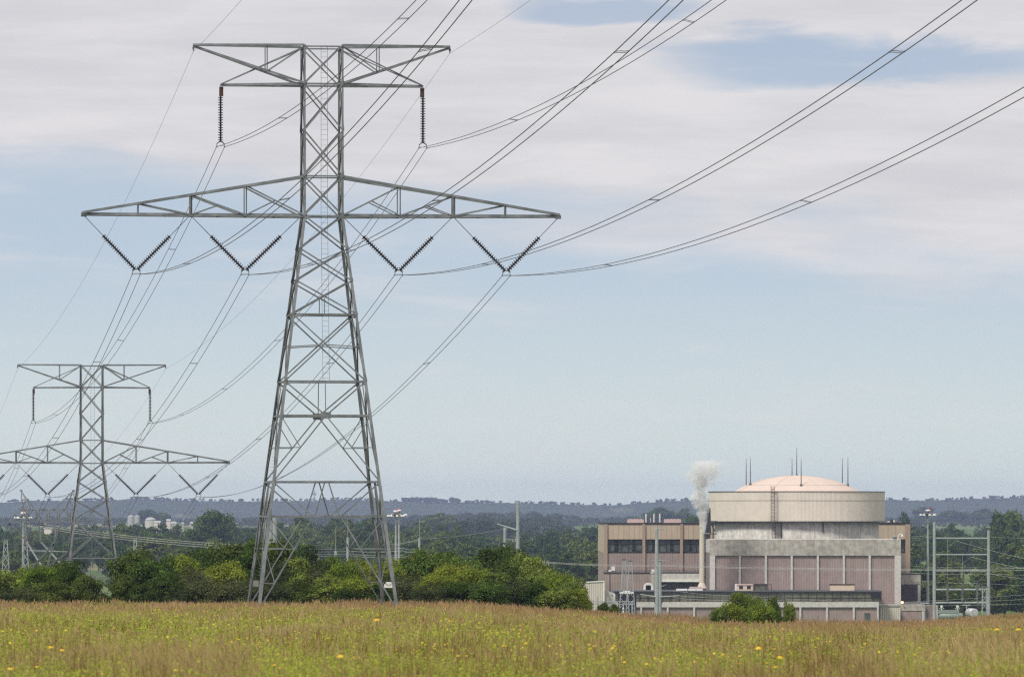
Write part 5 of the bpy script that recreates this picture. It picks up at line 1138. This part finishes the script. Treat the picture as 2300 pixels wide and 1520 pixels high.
NEAR = [(768, 1468, 64, 0, 1.15), (860, 1388, 72, 1, 1.5), (1742, 1472, 66, 0, 1.1), (1716, 1450, 70, 0, 1.2), (1733, 1494, 66, 2, 1.2), (2247, 1410, 78, 1, 1.35), (2292, 1410, 76, 1, 1.3), (106, 1450, 74, 1, 1.3), (124, 1456, 74, 1, 1.2), (95, 1494, 72, 1, 1.0), (612, 1490, 80, 1, .9), (623, 1492, 80, 2, .9), (625, 1497, 80, 2, .8),
        (1036, 1470, 80, 1, .9), (1047, 1470, 80, 1, .9), (1452, 1488, 78, 0, .8), (1378, 1448, 90, 1, .9), (1345, 1448, 92, 1, .9), (10, 1496, 68, 1, 1.2), (402, 1502, 70, 1, .9)]
used = set()
def put_flower(x, y, z, q, s_, lab):
    p = fp[q]; o = p if q not in used else copy_tree(p); used.add(q)
    o.location = (x, y, z); o.scale = (s_, s_, s_ if True else 1); o.rotation_euler = (rs.uniform(.0, .12), rs.uniform(-.12, .12), rs.uniform(-.4, .4)); o['label'] = lab; o['group'] = 'yellow wildflowers of the meadow'
    return o
for px, py, Y, q, s_ in NEAR:
    s_ *= .68; hgt = (.82, .9, .75)[q] * s_; put_flower(X(px, Y), Y, Z(py, Y) - hgt, q, s_, 'large near yellow flower ' + ('with drooping petals' if q == 0 else 'with flat open petals') + (' in the left half of the meadow' if px < 1150 else ' in the right half of the meadow'))
x, y = flower_xy(1500, 76, 150, .74, 91); x, y = x[:270], y[:270]
for a, b_ in zip(x, y):
    q = rs.randint(3); put_flower(a, b_, float(ground(a, b_)) + rs.uniform(-.12, .05), q, rs.uniform(.55, .85), 'small yellow wildflower scattered in the ' + ('left' if a < 0 else 'right') + ' part of the meadow')

# ---------------------------------------------------------------- steam
YP = 1468.; zb = Z(1197, YP); zt = Z(1030, YP); Hp = zt - zb
cxp = [(0, 1581), (.12, 1580.5), (.25, 1578), (.38, 1575), (.5, 1573), (.62, 1575), (.75, 1580), (.88, 1584), (1, 1588)]
rp = [(0, 4), (.12, 8), (.25, 14), (.38, 22), (.47, 25), (.55, 20), (.66, 30), (.78, 44), (.88, 54), (.95, 50), (1, 30)]
prof_v = []; nseg = 28; nr = 40
for i in range(nr + 1):
    t_ = i / nr; c = X(np.interp(t_, *zip(*cxp)), YP); rr = np.interp(t_, *zip(*rp)) * YP / F
    for k in range(nseg): a = 6.283185 * k / nseg; prof_v.append((c - X(1581, YP) + rr * math.cos(a), rr * .8 * math.sin(a), t_ * Hp))
mb = MB(); mb.add(prof_v, [(i * nseg + k, i * nseg + (k + 1) % nseg, (i + 1) * nseg + (k + 1) % nseg, (i + 1) * nseg + k) for i in range(nr) for k in range(nseg)] + [tuple(range(nseg - 1, -1, -1)), tuple(nr * nseg + k for k in range(nseg))])
sm = bpy.data.materials.new('steam'); sm.use_nodes = True; t = NT(sm.node_tree)
co = t.n('ShaderNodeTexCoord').outputs['Object']; sp = t.n('ShaderNodeSeparateXYZ', Vector=co)
tz = t.m('DIVIDE', sp.outputs[2], Hp)
def fcurve(pts, scale):
    n_ = t.t.nodes.new('ShaderNodeFloatCurve'); cu = n_.mapping.curves[0]; ys_ = [p[1] * scale for p in pts]; lo, hi = min(ys_), max(ys_)
    cu.points[0].location = (0, (ys_[0] - lo) / (hi - lo)); cu.points[1].location = (1, (ys_[-1] - lo) / (hi - lo))
    for p, v_ in list(zip(pts, ys_))[1:-1]: cu.points.new(p[0], (v_ - lo) / (hi - lo))
    n_.mapping.update(); t.put(n_.inputs['Value'], tz); return t.m('ADD', t.m('MULTIPLY', n_.outputs[0], hi - lo), lo)
cxn = fcurve([(a, X(b_, YP) - X(1581, YP)) for a, b_ in cxp], 1); rn = fcurve(rp, YP / F)
nz_ = t.n('ShaderNodeTexNoise', Vector=co, Scale=.55, Detail=5.0, Roughness=.6, Distortion=.4)
dx_ = t.m('SUBTRACT', sp.outputs[0], cxn); dist = t.m('DIVIDE', t.m('SQRT', t.m('ADD', t.m('POWER', dx_, 2.0), t.m('POWER', t.m('DIVIDE', sp.outputs[1], .8), 2.0))), rn)
dn = t.m('SUBTRACT', t.m('ADD', 1.0, t.m('MULTIPLY', t.m('SUBTRACT', nz_.outputs[0], .5), t.sm(tz, 0, .6, 1.6, 4.2))), t.m('MULTIPLY', dist, t.sm(tz, 0, .6, .9, 1.25)))
dens = t.m('MULTIPLY', t.sm(dn, .0, .8), t.m('MULTIPLY', t.sm(tz, .35, .95, 2.2, .7), t.sm(tz, .93, 1.0, 1.0, 0.0)))
pv = t.n('ShaderNodeVolumePrincipled', Color=(1, 1, 1, 1), Density=dens, Anisotropy=0.0)
t.n('ShaderNodeOutputMaterial', Volume=pv)
sm.cycles.volume_step_rate = .4
pl = mb.build('steam_plume', sm); pl.location = (X(1581, YP), YP, zb); tag(pl, 'white steam plume drifting up beside the round building', 'steam')

# ---------------------------------------------------------------- haze
hz = bpy.data.materials.new('thin_haze'); hz.use_nodes = True; t = NT(hz.node_tree)
t.n('ShaderNodeOutputMaterial', Volume=t.n('ShaderNodeVolumePrincipled', Color=(.52, .61, .97, 1), Density=HAZE, Anisotropy=0.0))
hb = MB().box(-7600, 7600, -460, 14100, VZ - 1.2, 60).build('haze', hz); tag(hb, kind='stuff')
